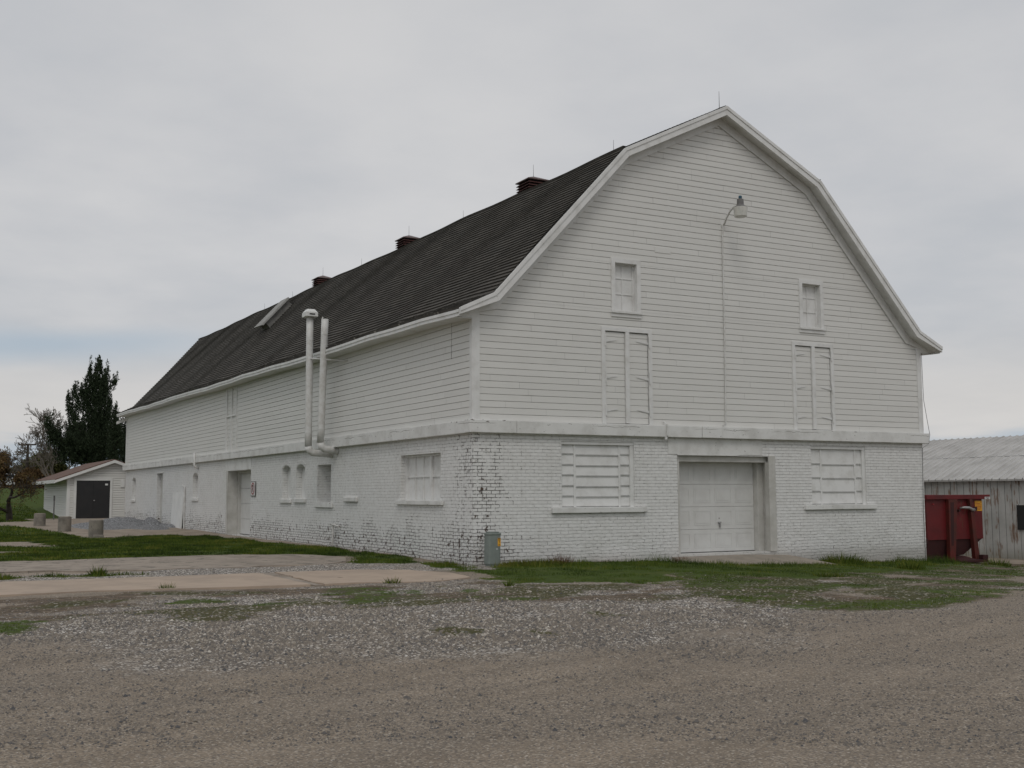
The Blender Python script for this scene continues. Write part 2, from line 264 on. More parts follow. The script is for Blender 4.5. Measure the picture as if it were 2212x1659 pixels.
def f_roof(t):
    a = t.n('ShaderNodeAttribute', attribute_name='uvr'); u, v, _ = t.xyz(a.outputs['Vector'])
    row = t.m('FLOOR', v)
    cell = t.n('ShaderNodeTexWhiteNoise', noise_dimensions='2D', i_Vector=t.comb(t.m('FLOOR', t.m('DIVIDE', t.m('ADD', u, t.m('MULTIPLY', row, .37)), .30)), row, 0)).outputs[0]
    tab = t.m('FRACT', t.m('DIVIDE', t.m('ADD', u, t.m('MULTIPLY', row, .37)), .30)); slot = t.sstep(tab, .035, .0)
    p = t.pos(); n = t.noise(p, .6, 4, .65); g = t.noise(p, 60., 3, .7); st = t.noise(t.comb(t.m('MULTIPLY', u, 2.2), t.m('MULTIPLY', v, .05), 0), 1., 4, .6)
    c = t.mix(cell, (.048, .043, .036), (.094, .084, .071)); c = t.mix(t.m('MULTIPLY', t.sstep(n, .4, .7), .5), c, (.085, .08, .072))
    c = t.mix(t.m('MULTIPLY', t.sstep(st, .5, .72), .35), c, (.055, .043, .032)); c = t.mix(t.m('MULTIPLY', g, .35), c, (.11, .107, .10))
    c = t.mix(slot, c, (.015, .014, .013))
    fl = t.m('MULTIPLY', t.sstep(t.noise(t.comb(t.m('MULTIPLY', u, 1.2), t.m('MULTIPLY', v, 1.3), 0), 1.6, 4, .65), .56, .62), t.sstep(t.xyz(p)[0], .36, .30))
    c = t.mix(t.m('MULTIPLY', fl, .7), c, (.30, .28, .25))
    return {'Base Color': c, 'Roughness': .9, 'Specular IOR Level': .3, 'Normal': t.bump(g, .4, .006)}
M['roof'] = mat('dark_asphalt_shingles', f_roof)
def flat(name, col, rough=.6, col2=None, scale=6., metal=0., bmp=.15, spots=None):
    def f(t):
        p = t.pos(); n = t.noise(p, scale, 5, .65); g = t.noise(p, scale*8, 3, .6)
        c2 = col2 or tuple(q*.75 for q in col)
        c = t.mix(t.sstep(n, .35, .68), col, c2)
        if spots: c = t.mix(t.sstep(t.noise(t.pos(1, 1, .35), scale*1.3, 4, .7), spots[1], spots[1]+.05), c, spots[0])
        return {'Base Color': c, 'Roughness': rough, 'Metallic': metal, 'Normal': t.bump(g, bmp, .004)}
    return mat(name, f)
M['louver'] = flat('rusty_dark_red_metal', (.06, .022, .02), .6, (.09, .04, .032), 5.)
M['capmetal'] = flat('brown_sheet_metal', (.105, .062, .052), .5, (.075, .045, .038), 4.)
M['dark'] = flat('dark_void', (.02, .02, .02), .9)
M['black_door'] = flat('black_door_paint', (.016, .016, .018), .5, (.022, .021, .022), 2.)
M['rod'] = flat('grey_rod', (.12, .12, .12), .5)
M['steel'] = flat('galvanised_steel', (.42, .42, .42), .45, (.30, .29, .28), 6., .6)
M['pipe'] = flat('painted_pipe', (.66, .66, .645), .5, (.54, .53, .50), 7., spots=((.42, .36, .28), .74))
M['rustpipe'] = flat('chipped_pipe', (.62, .61, .59), .6, (.5, .48, .45), 12., spots=((.12, .06, .04), .57))
M['concrete'] = flat('weathered_concrete', (.25, .225, .19), .9, (.15, .135, .115), 3., spots=((.09, .085, .07), .62))
M['walk'] = flat('tan_concrete_walk', (.42, .33, .255), .9, (.34, .27, .21), 1.6, spots=((.22, .19, .16), .68))
M['oldpad'] = flat('worn_concrete_pad', (.33, .28, .23), .95, (.23, .195, .16), 2.2, spots=((.12, .105, .085), .58))
M['apron'] = flat('concrete_apron', (.31, .27, .22), .9, (.24, .21, .175), 2.5)
M['brown_roof'] = flat('brown_shingles', (.15, .085, .062), .9, (.10, .062, .048), 3.)
M['vinyl'] = flat('white_vinyl', (.74, .74, .72), .5, (.66, .66, .64), 2.)
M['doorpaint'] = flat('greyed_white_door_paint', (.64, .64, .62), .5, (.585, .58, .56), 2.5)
M['jamb'] = flat('grey_white_jamb', (.56, .55, .52), .6, (.44, .43, .395), 2.)  # greyer, darker white for the garage door frames and narrow side door
M['pedestal'] = flat('grey_green_enamel', (.205, .235, .215), .45, (.17, .195, .18), 4.)
M['yellow'] = flat('yellow_label', (.75, .38, .03), .5, (.62, .30, .02), 8.)
M['blacktxt'] = flat('black_print', (.02, .015, .01), .6)
M['whitetxt'] = flat('white_print', (.75, .75, .74), .6)
M['redtxt'] = flat('red_print', (.32, .025, .03), .5)
M['signwhite'] = flat('sign_white', (.72, .70, .69), .45)
M['red'] = flat('faded_red_enamel', (.135, .009, .011), .5, (.09, .009, .010), 1.6, spots=((.10, .035, .02), .63))
M['red2'] = flat('rust_red_ribs', (.11, .014, .010), .6, (.06, .016, .011), 3.)
M['darkred'] = flat('grimy_dark_red', (.045, .008, .008), .7, (.03, .007, .007), 3.)
M['lamp_glass'] = flat('lamp_lens', (.62, .61, .56), .25, (.5, .5, .46), 10.)
M['lamp_grey'] = flat('lamp_housing', (.17, .165, .16), .5)
M['blue'] = flat('blue_photocell', (.02, .09, .14), .4)
M['bark'] = flat('bark', (.055, .045, .036), .95, (.035, .028, .022), 8.)
M['palebark'] = flat('pale_bark', (.17, .145, .12), .95, (.11, .095, .08), 8.)
M['pile'] = None
M['wood'] = flat('weathered_wood', (.24, .235, .22), .85, (.16, .155, .145), 5.)
M['hatchtop'] = flat('weathered_pale_wood', (.34, .335, .32), .85, (.26, .255, .24), 4.)
M['carpaint'] = flat('white_car_paint', (.6, .61, .62), .3)
M['carglass'] = flat('dark_car_glass', (.03, .035, .04), .1)
M['tyre'] = flat('black_rubber', (.02, .02, .02), .8)
def f_metalwall(t):
    p = t.pos(); x, y, z = t.xyz(p); n = t.noise(p, 1.2, 5, .6); st = t.noise(t.pos(5, 5, .5), 1.6, 5, .65)
    c = t.mix(t.sstep(n, .35, .7), (.50, .50, .48), (.38, .385, .365)); c = t.mix(t.m('MULTIPLY', t.sstep(st, .45, .7), .4), c, (.42, .42, .41))
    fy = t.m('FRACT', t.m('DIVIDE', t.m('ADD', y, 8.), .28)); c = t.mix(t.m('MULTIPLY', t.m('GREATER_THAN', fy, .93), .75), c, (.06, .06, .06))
    rust = t.m('MULTIPLY', t.sstep(t.noise(t.pos(14, 14, 1.6), 1., 4, .7), .46, .60), t.sstep(t.noise(t.pos(2.2, 2.2, 1.), 1.1, 3), .50, .58))
    c = t.mix(t.m('MULTIPLY', rust, .85), c, (.17, .085, .04)); c = t.mix(t.sstep(z, -.1, -.55, 0, .5), c, (.20, .19, .13))
    return {'Base Color': c, 'Roughness': .6, 'Normal': t.bump(n, .1, .01)}
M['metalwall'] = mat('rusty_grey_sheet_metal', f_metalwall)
def f_metalroof(t):
    n = t.noise(t.pos(), 1.5, 5, .65); st = t.noise(t.pos(.6, 6, .6), 1.5, 4, .6)
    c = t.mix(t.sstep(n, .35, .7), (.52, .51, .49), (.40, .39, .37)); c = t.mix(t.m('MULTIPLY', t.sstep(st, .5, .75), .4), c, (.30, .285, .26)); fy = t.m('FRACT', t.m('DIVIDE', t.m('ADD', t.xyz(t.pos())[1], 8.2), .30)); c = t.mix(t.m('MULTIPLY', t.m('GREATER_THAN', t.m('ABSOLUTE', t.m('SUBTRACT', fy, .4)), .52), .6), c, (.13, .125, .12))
    return {'Base Color': c, 'Roughness': .55, 'Metallic': .1}
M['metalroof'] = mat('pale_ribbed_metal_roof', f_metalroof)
def f_leafy(c0, c1, c2):
    def f(t):
        v = t.n('ShaderNodeAttribute', attribute_name='var').outputs['Fac']
        return {'Base Color': t.ramp(v, [(0, c0), (.6, c1), (1, c2)]), 'Roughness': .8, 'Specular IOR Level': .2}
    return f
M['pine'] = mat('pine_needles', f_leafy((.018, .027, .014), (.040, .058, .030), (.078, .10, .052)))
M['olive'] = mat('olive_spring_leaves', f_leafy((.050, .052, .016), (.105, .108, .034), (.17, .165, .06)))
M['brownleaf'] = mat('brown_buds', f_leafy((.065, .04, .02), (.14, .085, .038), (.21, .14, .065)))
M['rustleaf'] = mat('rusty_buds', f_leafy((.055, .036, .016), (.125, .08, .028), (.13, .12, .04)))
M['grass'] = mat('grass_blades', f_leafy((.026, .046, .007), (.072, .112, .010), (.16, .16, .03)))
M['weedy'] = mat('yellow_green_weeds', f_leafy((.05, .06, .01), (.11, .11, .02), (.17, .15, .03)))
M['deadweed'] = mat('dead_brown_weed', f_leafy((.08, .04, .025), (.15, .08, .05), (.20, .13, .08)))
M['stones'] = mat('loose_stones', f_leafy((.07, .073, .08), (.235, .20, .16), (.58, .54, .48)))
# ------------------------------------------------------------------ mesh builders
ORG = {}
def tag(o, label=None, cat=None, group=None, kind=None):
    if label: o['label'] = label
    if cat: o['category'] = cat
    if group: o['group'] = group
    if kind: o['kind'] = kind
    return o
def empty(name, loc, label=None, cat=None, group=None):
    o = bpy.data.objects.new(name, None); COL.objects.link(o); o.location = loc; o.empty_display_size = .3
    ORG[o.name] = Vector(loc); tag(o, label, cat, group); return o
def finish(me, name, m, parent, org=None):
    me.materials.append(m) if m else None
    o = bpy.data.objects.new(name, me); COL.objects.link(o)
    if parent is not None:
        o.parent = parent; ORG[o.name] = ORG[parent.name]
    else:
        g = Vector(org) if org else Vector((0, 0, 0)); o.location = g; ORG[o.name] = g
    return o
class MB:
    def __init__(s): s.v = []; s.f = []; s.a = []; s.var = 1.
    def quad(s, *pts):
        i = len(s.v); s.v += [tuple(p) for p in pts]; s.f.append(tuple(range(i, i+len(pts)))); s.a += [s.var]*len(pts); return s
    poly = quad
    def box(s, x0, x1, y0, y1, z0, z1):
        return s.hexa([(x0, y0, z0), (x1, y0, z0), (x1, y1, z0), (x0, y1, z0), (x0, y0, z1), (x1, y0, z1), (x1, y1, z1), (x0, y1, z1)])
    def hexa(s, P):
        i = len(s.v); s.v += [tuple(p) for p in P]; s.a += [s.var]*8
        for q in ((0, 3, 2, 1), (4, 5, 6, 7), (0, 1, 5, 4), (1, 2, 6, 5), (2, 3, 7, 6), (3, 0, 4, 7)): s.f.append(tuple(i+k for k in q))
        return s
    def prism(s, P, d):            # polygon P extruded by vector d
        n = len(P); d = Vector(d); i = len(s.v); s.v += [tuple(p) for p in P]+[tuple(Vector(p)+d) for p in P]; s.a += [s.var]*2*n
        s.f.append(tuple(range(i, i+n))[::-1]); s.f.append(tuple(range(i+n, i+2*n)))
        for k in range(n): s.f.append((i+k, i+(k+1) % n, i+n+(k+1) % n, i+n+k))
        return s
    def tube(s, pts, rad, seg=8, caps=True):
        pts = [Vector(p) for p in pts]; n = len(pts); rad = rad if isinstance(rad, (list, tuple)) else [rad]*n; i = len(s.v)
        ref = Vector((0, 0, 1))
        for k in range(n):
            d = (pts[min(k+1, n-1)]-pts[max(k-1, 0)]).normalized()
            r = ref if abs(d.dot(ref)) < .9 else Vector((1, 0, 0)); a = d.cross(r).normalized(); b = d.cross(a)
            for j in range(seg):
                th = 2*math.pi*j/seg; s.v.append(tuple(pts[k]+(a*math.cos(th)+b*math.sin(th))*rad[k])); s.a.append(s.var)
        for k in range(n-1):
            for j in range(seg):
                j2 = (j+1) % seg; s.f.append((i+k*seg+j, i+k*seg+j2, i+(k+1)*seg+j2, i+(k+1)*seg+j))
        if caps: s.f.append(tuple(range(i, i+seg))[::-1]); s.f.append(tuple(range(i+(n-1)*seg, i+n*seg)))
        return s
    def lathe(s, c, prof, seg=20, axis='z'):
        i = len(s.v); n = len(prof)
        for r, h in prof:
            for j in range(seg):
                th = 2*math.pi*j/seg; s.v.append((c[0]+r*math.cos(th), c[1]+r*math.sin(th), c[2]+h)); s.a.append(s.var)
        for k in range(n-1):
            for j in range(seg):
                j2 = (j+1) % seg; s.f.append((i+k*seg+j, i+k*seg+j2, i+(k+1)*seg+j2, i+(k+1)*seg+j))
        s.f.append(tuple(range(i, i+seg))[::-1]); s.f.append(tuple(range(i+(n-1)*seg, i+n*seg))); return s
    def build(s, name, m, parent=None, bevel=0, smooth=False, org=None):
        g = ORG[parent.name] if parent is not None else (Vector(org) if org else Vector((0, 0, 0)))
        me = bpy.data.meshes.new(name); me.from_pydata([(x-g.x, y-g.y, z-g.z) for x, y, z in s.v], [], s.f)
        at = me.attributes.new('var', 'FLOAT', 'POINT'); at.data.foreach_set('value', np.array(s.a, 'f'))
        if smooth: me.polygons.foreach_set('use_smooth', [True]*len(me.polygons))
        o = finish(me, name, m, parent, org)
        if bevel: b = o.modifiers.new('bevel', 'BEVEL'); b.width = bevel; b.segments = 2; b.limit_method = 'ANGLE'
        return o
def bulk(name, verts, k, m, var, parent=None, org=None, faces=None):   # verts (n*k,3): n separate k-gons
    g = ORG[parent.name] if parent is not None else (Vector(org) if org else Vector((0, 0, 0)))
    v = np.asarray(verts, 'f').reshape(-1, 3)-np.array(g, 'f'); me = bpy.data.meshes.new(name)
    if faces is None: faces = np.arange(len(v)).reshape(-1, k)
    nf, kk = faces.shape
    me.vertices.add(len(v)); me.vertices.foreach_set('co', v.ravel()); me.loops.add(nf*kk); me.loops.foreach_set('vertex_index', faces.ravel().astype('i'))
    me.polygons.add(nf); me.polygons.foreach_set('loop_start', np.arange(0, nf*kk, kk, dtype='i')); me.update(calc_edges=True)
    at = me.attributes.new('var', 'FLOAT', 'POINT'); at.data.foreach_set('value', np.asarray(var, 'f'))
    return finish(me, name, m, parent, org)
# ------------------------------------------------------------------ ground
def graded(a, b, step, lo, hi, g=1.12):
    mid = list(np.arange(a, b, step)); s = step; x = b; up = []
    while x < hi: up.append(x); s *= g; x += s
    up.append(hi); s = step; x = a; dn = []
    while x > lo: s *= g; x -= s; dn.append(max(x, lo))
    return np.array(dn[::-1]+mid+up)
gx = graded(-15, 17, .13, -900, 900); gy = graded(-20, 8, .13, -500, 1500, 1.06)
X, Y = np.meshgrid(gx, gy, indexing='ij'); x, y = X.ravel(), Y.ravel(); z = T(x, y)
near = (x > -20) & (x < 20) & (y < 10)
z = z+np.where(near, (vnoise(x, y, 3., 3)-.5)*.03, 0)
under = (x > .3) & (x < 13.3) & (y > .3) & (y < 41); z = np.where(under, np.minimum(z, .1), z)
G = grass_amt(x, y)
sp = mask(x, y, SPARSE, .3, .5, .8); rm = mask(x, y, RMIX, .4, .6, .7)
gv = np.maximum(mask(x, y, PALE, 1.9, 1.2, .7), .9*mask(x, y, GRAVB, .2, .3, 1.)); gv = gv*np.clip(1.25-.6*vnoise(x, y, .8, 4), 0, 1); gv = np.maximum(gv, rm*np.clip((vnoise(x, y+30, .9, 4)-.45)*4, 0, .8))
dt, mo = dirt_amt(x, y), moss_amt(x, y)
dt = np.maximum(dt, np.clip((x-15)/2, 0, 1)*np.clip((22-x)/2, 0, 1)*np.clip((y+4)/3, 0, 1)*.8)
dg = mask(x, y, DARKG, .4, .6, 1.)*.7*np.clip((vnoise(x+5, y*1.5, 1., 4)-.35)*4, 0, 1)
pd = np.maximum(mask(x, y, DIRTPAD, .3, .4, .8), .8*mask(x, y, BARE1, .4, .9, .6)); pd = np.maximum(pd, .85*mask(x, y, BACKP, .2, .4, 1.)*np.clip(1.5-1.2*vnoise(x, y+5, .7, 3), 0, 1))
pd = np.maximum(pd, np.clip((x-19.2)/.5, 0, 1)*np.clip((21.9-x)/.3, 0, 1)*.9)
nx, ny = X.shape; idx = np.arange(nx*ny).reshape(nx, ny)
fc = np.stack([idx[:-1, :-1], idx[1:, :-1], idx[1:, 1:], idx[:-1, 1:]], -1).reshape(-1, 4)
ground = bulk('ground', np.stack([x, y, z], -1), 4, M['ground'], np.zeros(len(x)), faces=fc); tag(ground, 'gravel yard, dirt and turf around the barn', kind='structure')
ground.data.polygons.foreach_set('use_smooth', [True]*len(ground.data.polygons))
for nm, (a, b, c) in (('zone', (G, gv, dt)), ('zone2', (dg, pd, mo))):
    at = ground.data.attributes.new(nm, 'FLOAT_COLOR', 'POINT'); at.data.foreach_set('color', np.stack([a, b, c, np.ones_like(a)], -1).astype('f').ravel())
def slab(name, poly, top, th, m, label, wob=.0, sub=.25):
    mb = MB(); P = []
    for i in range(len(poly)):
        a = Vector((*poly[i], 0)); b = Vector((*poly[(i+1) % len(poly)], 0)); n = max(1, int((b-a).length/sub)) if wob else 1
        for k in range(n):
            q = a.lerp(b, k/n); P.append((q.x+(random.random()-.5)*wob, q.y+(random.random()-.5)*wob, top(q.x, q.y)))
    mb.prism([(px, py, pz-th) for px, py, pz in P], (0, 0, th)); return tag(mb.build(name, m), label, kind='structure')
wt = lambda X_, Y_: .235+(.0 if X_ > -12 else 0)
slab('walk', [(-30, -2.55), (-9.3, -2.72), (-7.9, -2.66), (-6.4, -3.0), (-4.62, -3.24), (-4.60, -.02), (-6.4, -.03), (-9.1, .18), (-30, .4)], wt, .25, M['walk'], 'tan concrete walk slab running left from the joint', .03)
slab('path', [(-4.42, -3.3), (-3.9, -3.25), (-2.72, -3.75), (-1.6, -3.2), (-1.45, -1.9), (-1.8, -.75), (-2.75, -.1), (-4.27, .02)], wt, .25, M['walk'], 'tan concrete slab end beside the grass tongue', .09)
slab('path', [(-4.575, -3.28), (-4.46, -3.3), (-4.31, -.02), (-4.56, -.02)], lambda a, b: .222, .25, M['oldpad'], 'narrow concrete joint strip between the two slabs', .02)
slab('path', [(-30, 6.0), (-8, 5.9), (-5.1, 6.1), (-3.25, 5.9), (-1.7, 5.1), (-1.5, 3.9), (-1.9, 2.6), (-2.75, 1.8), (-4.47, 1.7), (-6.2, 1.85), (-8.1, 2.5), (-30, 2.8)], lambda a, b: .235+max(0, b)*.007, .25, M['oldpad'], 'worn concrete pad in front of the lawn strip', .35, .5)
mb = MB(); mb.prism([(5.25, .02, -.3), (8.42, .02, -.3), (9.25, -1.0, -.4), (5.0, -1.05, -.3)], (0, 0, .3))
mb = MB(); mb.hexa([(5.0, -1.05, -.3), (9.3, -1.0, -.4), (8.42, .5, -.4), (5.25, .5, -.3), (5.0, -1.05, .14), (9.3, -1.0, .0), (8.42, .5, .285), (5.25, .5, .285)])
tag(mb.build('ramp', M['apron']), 'sloping concrete ramp at the front garage door', kind='structure')
# ================================================================== THE BARN
W, L = 13.56, 41.12; ZB0, ZB1 = 3.016, 3.292
barn = empty('barn', (6.78, 20.5, .1), 'large white gambrel-roofed barn with painted brick lower storey and dark shingle roof', 'barn')
def wall_grid(mb, fn, u0, u1, z0, z1, ops, depth, back=False, nu=None):
    """fn(u, z, d) -> point; ops: (ua, ub, za, zb, rise, depth)."""
    us = sorted({u0, u1, *[o[0] for o in ops], *[o[1] for o in ops]}); zs = sorted({z0, z1, *[o[2] for o in ops], *[o[3]+o[4] for o in ops]})
    for i in range(len(us)-1):
        for j in range(len(zs)-1):
            um, zm = (us[i]+us[i+1])/2, (zs[j]+zs[j+1])/2
            if any(o[0] < um < o[1] and o[2] < zm < o[3]+o[4] for o in ops): continue
            mb.quad(fn(us[i], zs[j], 0), fn(us[i+1], zs[j], 0), fn(us[i+1], zs[j+1], 0), fn(us[i], zs[j+1], 0))
    for ua, ub, za, zb, rise, dp in ops:
        top = [(ua, zb), (ub, zb)]
        if rise:
            n = 10; h = (ub-ua)/2; R = (h*h+rise*rise)/(2*rise); top = []
            for k in range(n+1):
                uu = ua+(ub-ua)*k/n; top.append((uu, zb+rise-R+math.sqrt(max(0, R*R-(uu-ua-h)**2))))
            for k in range(n): mb.quad(fn(*top[k], 0), fn(*top[k+1], 0), fn(top[k+1][0], zb+rise, 0), fn(top[k][0], zb+rise, 0))
        ring = [(ua, za)]+top+[(ub, za)]
        for k in range(len(ring)):
            a, b = ring[k], ring[(k+1) % len(ring)]; mb.quad(fn(*a, 0), fn(*a, dp), fn(*b, dp), fn(*b, 0))
FG = lambda u, z, d: (u, d, z)            # gable wall, d goes inward
FS = lambda u, z, d: (d, u, z)            # long side wall
# window/door openings: (u0,u1,z0,z_spring,rise,depth)
GO = [(2.19, 4.15, 1.41, 2.88, 0, .14), (5.37, 8.32, .286, 2.6, 0, .55), (9.55, 11.44, 1.41, 2.89, 0, .14)]
SO = [(1.62, 3.91, 1.57, 2.65, 0, .20), (8.9, 10.06, 1.49, 2.57, 0, .46), (11.2, 12.04, 1.6, 2.5, .13, .21), (12.6, 13.46, 1.58, 2.5, .13, .21), (17.05, 20.25, .28, 2.58, 0, .55),
      (24.8, 25.65, 1.6, 2.48, .13, .22), (31.6, 32.9, .3, 2.72, 0, .3), (38.2, 39.08, 1.5, 2.48, .12, .2)]
mb = MB(); wall_grid(mb, FG, 0, W, -.5, ZB0+.05, GO, 0); wall_grid(mb, FS, 0, L, -.5, ZB0+.05, SO, 0)
mb.quad((W, 0, -.5), (W, L, -.5), (W, L, ZB0+.05), (W, 0, ZB0+.05)); mb.quad((0, L, -.3), (0, L, ZB0+.05), (W, L, ZB0+.05), (W, L, -.3))
mb.build('brick_wall', M['brick'], barn)
# belt course
mb = MB(); b = .14
cuts = [-b, 1.0, 6.02, 6.62, W+b]
for i in range(len(cuts)-1):
    o = [0, .004, -.012, .003][i]; mb.box(cuts[i]+(.004 if i else 0), cuts[i+1]-.004, -b+o, .1, ZB0+random.uniform(-.004, .004), ZB1+random.uniform(-.006, .006))
cuts = [.105, 3.1, 10.2, 16.9, 24.2, 31.5, L+b]
for i in range(len(cuts)-1):
    o = random.uniform(-.01, .01); mb.box(-b+o, .1, cuts[i]+.01, cuts[i+1], ZB0+random.uniform(-.006, .006), ZB1+random.uniform(-.01, .012))
mb.box(W-.1, W+b, .105, L+b, ZB0, ZB1); mb.box(.105, W-.105, L-.1, L+b, ZB0, ZB1)
mb.build('belt_course', M['belt'], barn, bevel=.012)
# roof profile
PR = [(-.46, 5.64), (.33, 6.01), (3.75, 9.67), (6.78, 11.17)]
def dzr(y_, z_): return max(0, y_)*(.0095+.0045*min(1, max(0, (z_-5.7)/4)))+.018*math.sin(y_*.55+z_)+.012*math.sin(y_*1.7+2*z_)
def prof_z(x_):
    x_ = x_ if x_ <= 6.78 else 13.56-x_
    for (a, za), (b_, zb) in zip(PR[:-1], PR[1:]):
        if x_ <= b_: return za+(zb-za)*(x_-a)/(b_-a)
    return PR[-1][1]
def prof_x(z_):                       # left x where the roof line reaches z
    for (a, za), (b_, zb) in zip(PR[:-1], PR[1:]):
        if z_ <= zb: return a+(b_-a)*(z_-za)/(zb-za)
    return 6.78
Y0, Y1 = -.35, 41.5
ys = list(np.linspace(Y0, Y1, 84))
vs, fs, uv = [], [], []
for sgn in (1, -1):
    v = 0.
    for si, ((ax, az), (bx_, bz)) in enumerate(zip(PR[:-1], PR[1:])):
        ln = math.hypot(bx_-ax, bz-az); exp_ = .135 if si else .14; n = max(1, round(ln/exp_)); nxx, nzz = -(bz-az)/ln, (bx_-ax)/ln
        for k in range(n):
            t0, t1 = k/n, (k+1)/n; lo = .05 if si == 0 and k == 0 else .075 if si == 2 and k == 0 else .036
            for (tt, off, vv) in ((t0, -.006, v+.001), (t0, lo, v+.002), (t1, .004, v+.995)):
                pass
            base = len(vs)
            for yi, yy in enumerate(ys):
                jit = (vnoise(np.array(yy*3.1), np.array(v*7.3+sgn*50), 1., 2)-.5)*.02*(2.2 if si == 0 else 1); jit = float(jit)
                for (tt, off, vv) in ((t0, -.006, v+.001), (t0-jit/ln, lo, v+.002), (t1, .004, v+.995)):
                    xx = ax+(bx_-ax)*tt+nxx*off; z_ = az+(bz-az)*tt+nzz*off; z_ += dzr(yy, z_)
                    vs.append((xx if sgn > 0 else 13.56-xx, yy, z_)); uv.append((yy, vv, 0))
            for yi in range(len(ys)-1):
                a = base+yi*3
                for q in (0, 1):
                    f = (a+q, a+3+q, a+4+q, a+1+q); fs.append(f if sgn < 0 else f[::-1])
            v += 1
me = bpy.data.meshes.new('roof'); me.from_pydata([tuple(Vector(p)-ORG['barn']) for p in vs], [], fs)
at = me.attributes.new('uvr', 'FLOAT_VECTOR', 'POINT'); at.data.foreach_set('vector', np.array(uv, 'f').ravel())
roof = finish(me, 'roof', M['roof'], barn)
# ridge cap, eave edge, roof deck (soffit side) and rake boards
mb = MB(); N = 42
for i in range(N):
    ya = Y0+(Y1-Y0)*i/N; yb = ya+(Y1-Y0)/N+.02; za = 11.17+dzr(ya, 11.2)+.02; zb = 11.17+dzr(yb, 11.2)+.035
    for s_ in (1, -1): mb.quad((6.78, ya, za+.02), (6.78, yb, zb+.02), (6.78-s_*.17, yb, zb-.055), (6.78-s_*.17, ya, za-.055))
mb.build('ridge_cap', M['roof'], roof)
full = [(x_, z_) for x_, z_ in PR]+[(13.56-x_, z_) for x_, z_ in PR[-2::-1]]
def offs(pts, d, plumb=False):                       # offset the open profile downward by d (mitred)
    out = []
    for i, (x_, z_) in enumerate(pts):
        ns = []
        for a, b_ in ((i-1, i), (i, i+1)):
            if a < 0 or b_ >= len(pts): continue
            dx_, dz_ = pts[b_][0]-pts[a][0], pts[b_][1]-pts[a][1]; l = math.hypot(dx_, dz_); ns.append((dz_/l, -dx_/l))
        mx, mz = sum(q[0] for q in ns)/len(ns), sum(q[1] for q in ns)/len(ns); k = (mx*mx+mz*mz)
        out.append((x_+mx*d/k, z_+mz*d/k))
    if plumb:                                  # plumb cut at both eave tips
        for e, (i0, i1) in ((0, (0, 1)), (-1, (-1, -2))):
            (xa_, za_), (xb_, zb_) = out[i0], out[i1]; xe_ = pts[i0][0]+(-.018 if e == 0 else .018); z_ = za_+(zb_-za_)/(xb_-xa_)*(xe_-xa_)
            out[i0] = (xe_, max(z_, pts[i0][1]-.155))
    return out
up_, dn_ = offs(full, .06), offs(full, .13)
mb = MB(); n = len(full); seg = list(np.linspace(Y0+.045, Y1, 30))
for a, b_ in zip(seg[:-1], seg[1:]):
    for i in range(n-1):
        P = []
        for yy in (a, b_):
            for (x_, z_) in (dn_[i], dn_[i+1], up_[i+1], up_[i]): P.append((x_, yy, z_+dzr(yy, z_)))
        mb.hexa(P)
mb.build('roof_deck', M['white'], barn)
def rake(mb, y0, y1, d0, d1, z_off=0.):
    A, B = offs(full, d0, True), offs(full, d1, True)
    for i in range(n-1):
        P = [B[i], B[i+1], A[i+1], A[i]]
        mb.hexa([(p[0], y0, p[1]) for p in P]+[(p[0], y1, p[1]) for p in P])
mb = MB(); rake(mb, -.385, -.31, .0, .205); rake(mb, -.405, -.386, -.005, .075)
mb.build('rake_board', M['white'], barn, bevel=.004)
mb = MB(); rake(mb, -.06, -.032, .14, .36); mb.build('frieze_board', M['white'], barn)
mb = MB(); rake(mb, Y1-.03, Y1+.03, .0, .2); mb.build('rake_board', M['white'], barn)
# eaves: fascia + level soffit
for sgn in (1, -1):
    mb = MB(); mx = (lambda q: q) if sgn > 0 else (lambda q: 13.56-q)
    seg = [-.309, -.044]+list(np.linspace(1.6, Y1-.03, 25))
    for a, b_ in zip(seg[:-1], seg[1:]):
        for (x0, x1, z0, z1) in ((-.475, -.445, 5.485, 5.62), (-.495, -.476, 5.56, 5.625))+(((-.4445, .03, 5.487, 5.505),) if a > -.3 else ()):
            P = []
            for yy in (a, b_):
                for (x_, z_) in ((x0, z0), (x1, z0), (x1, z1), (x0, z1)): P.append((mx(x_), yy, z_+dzr(yy, 5.6)))
            mb.hexa(P)
    mb.poly((mx(-.45), -.045, 5.487), (mx(.03), -.045, 5.487), (mx(.03), -.045, 5.74), (mx(-.45), -.045, 5.56))
    mb.build('eave_fascia', M['white'], barn)
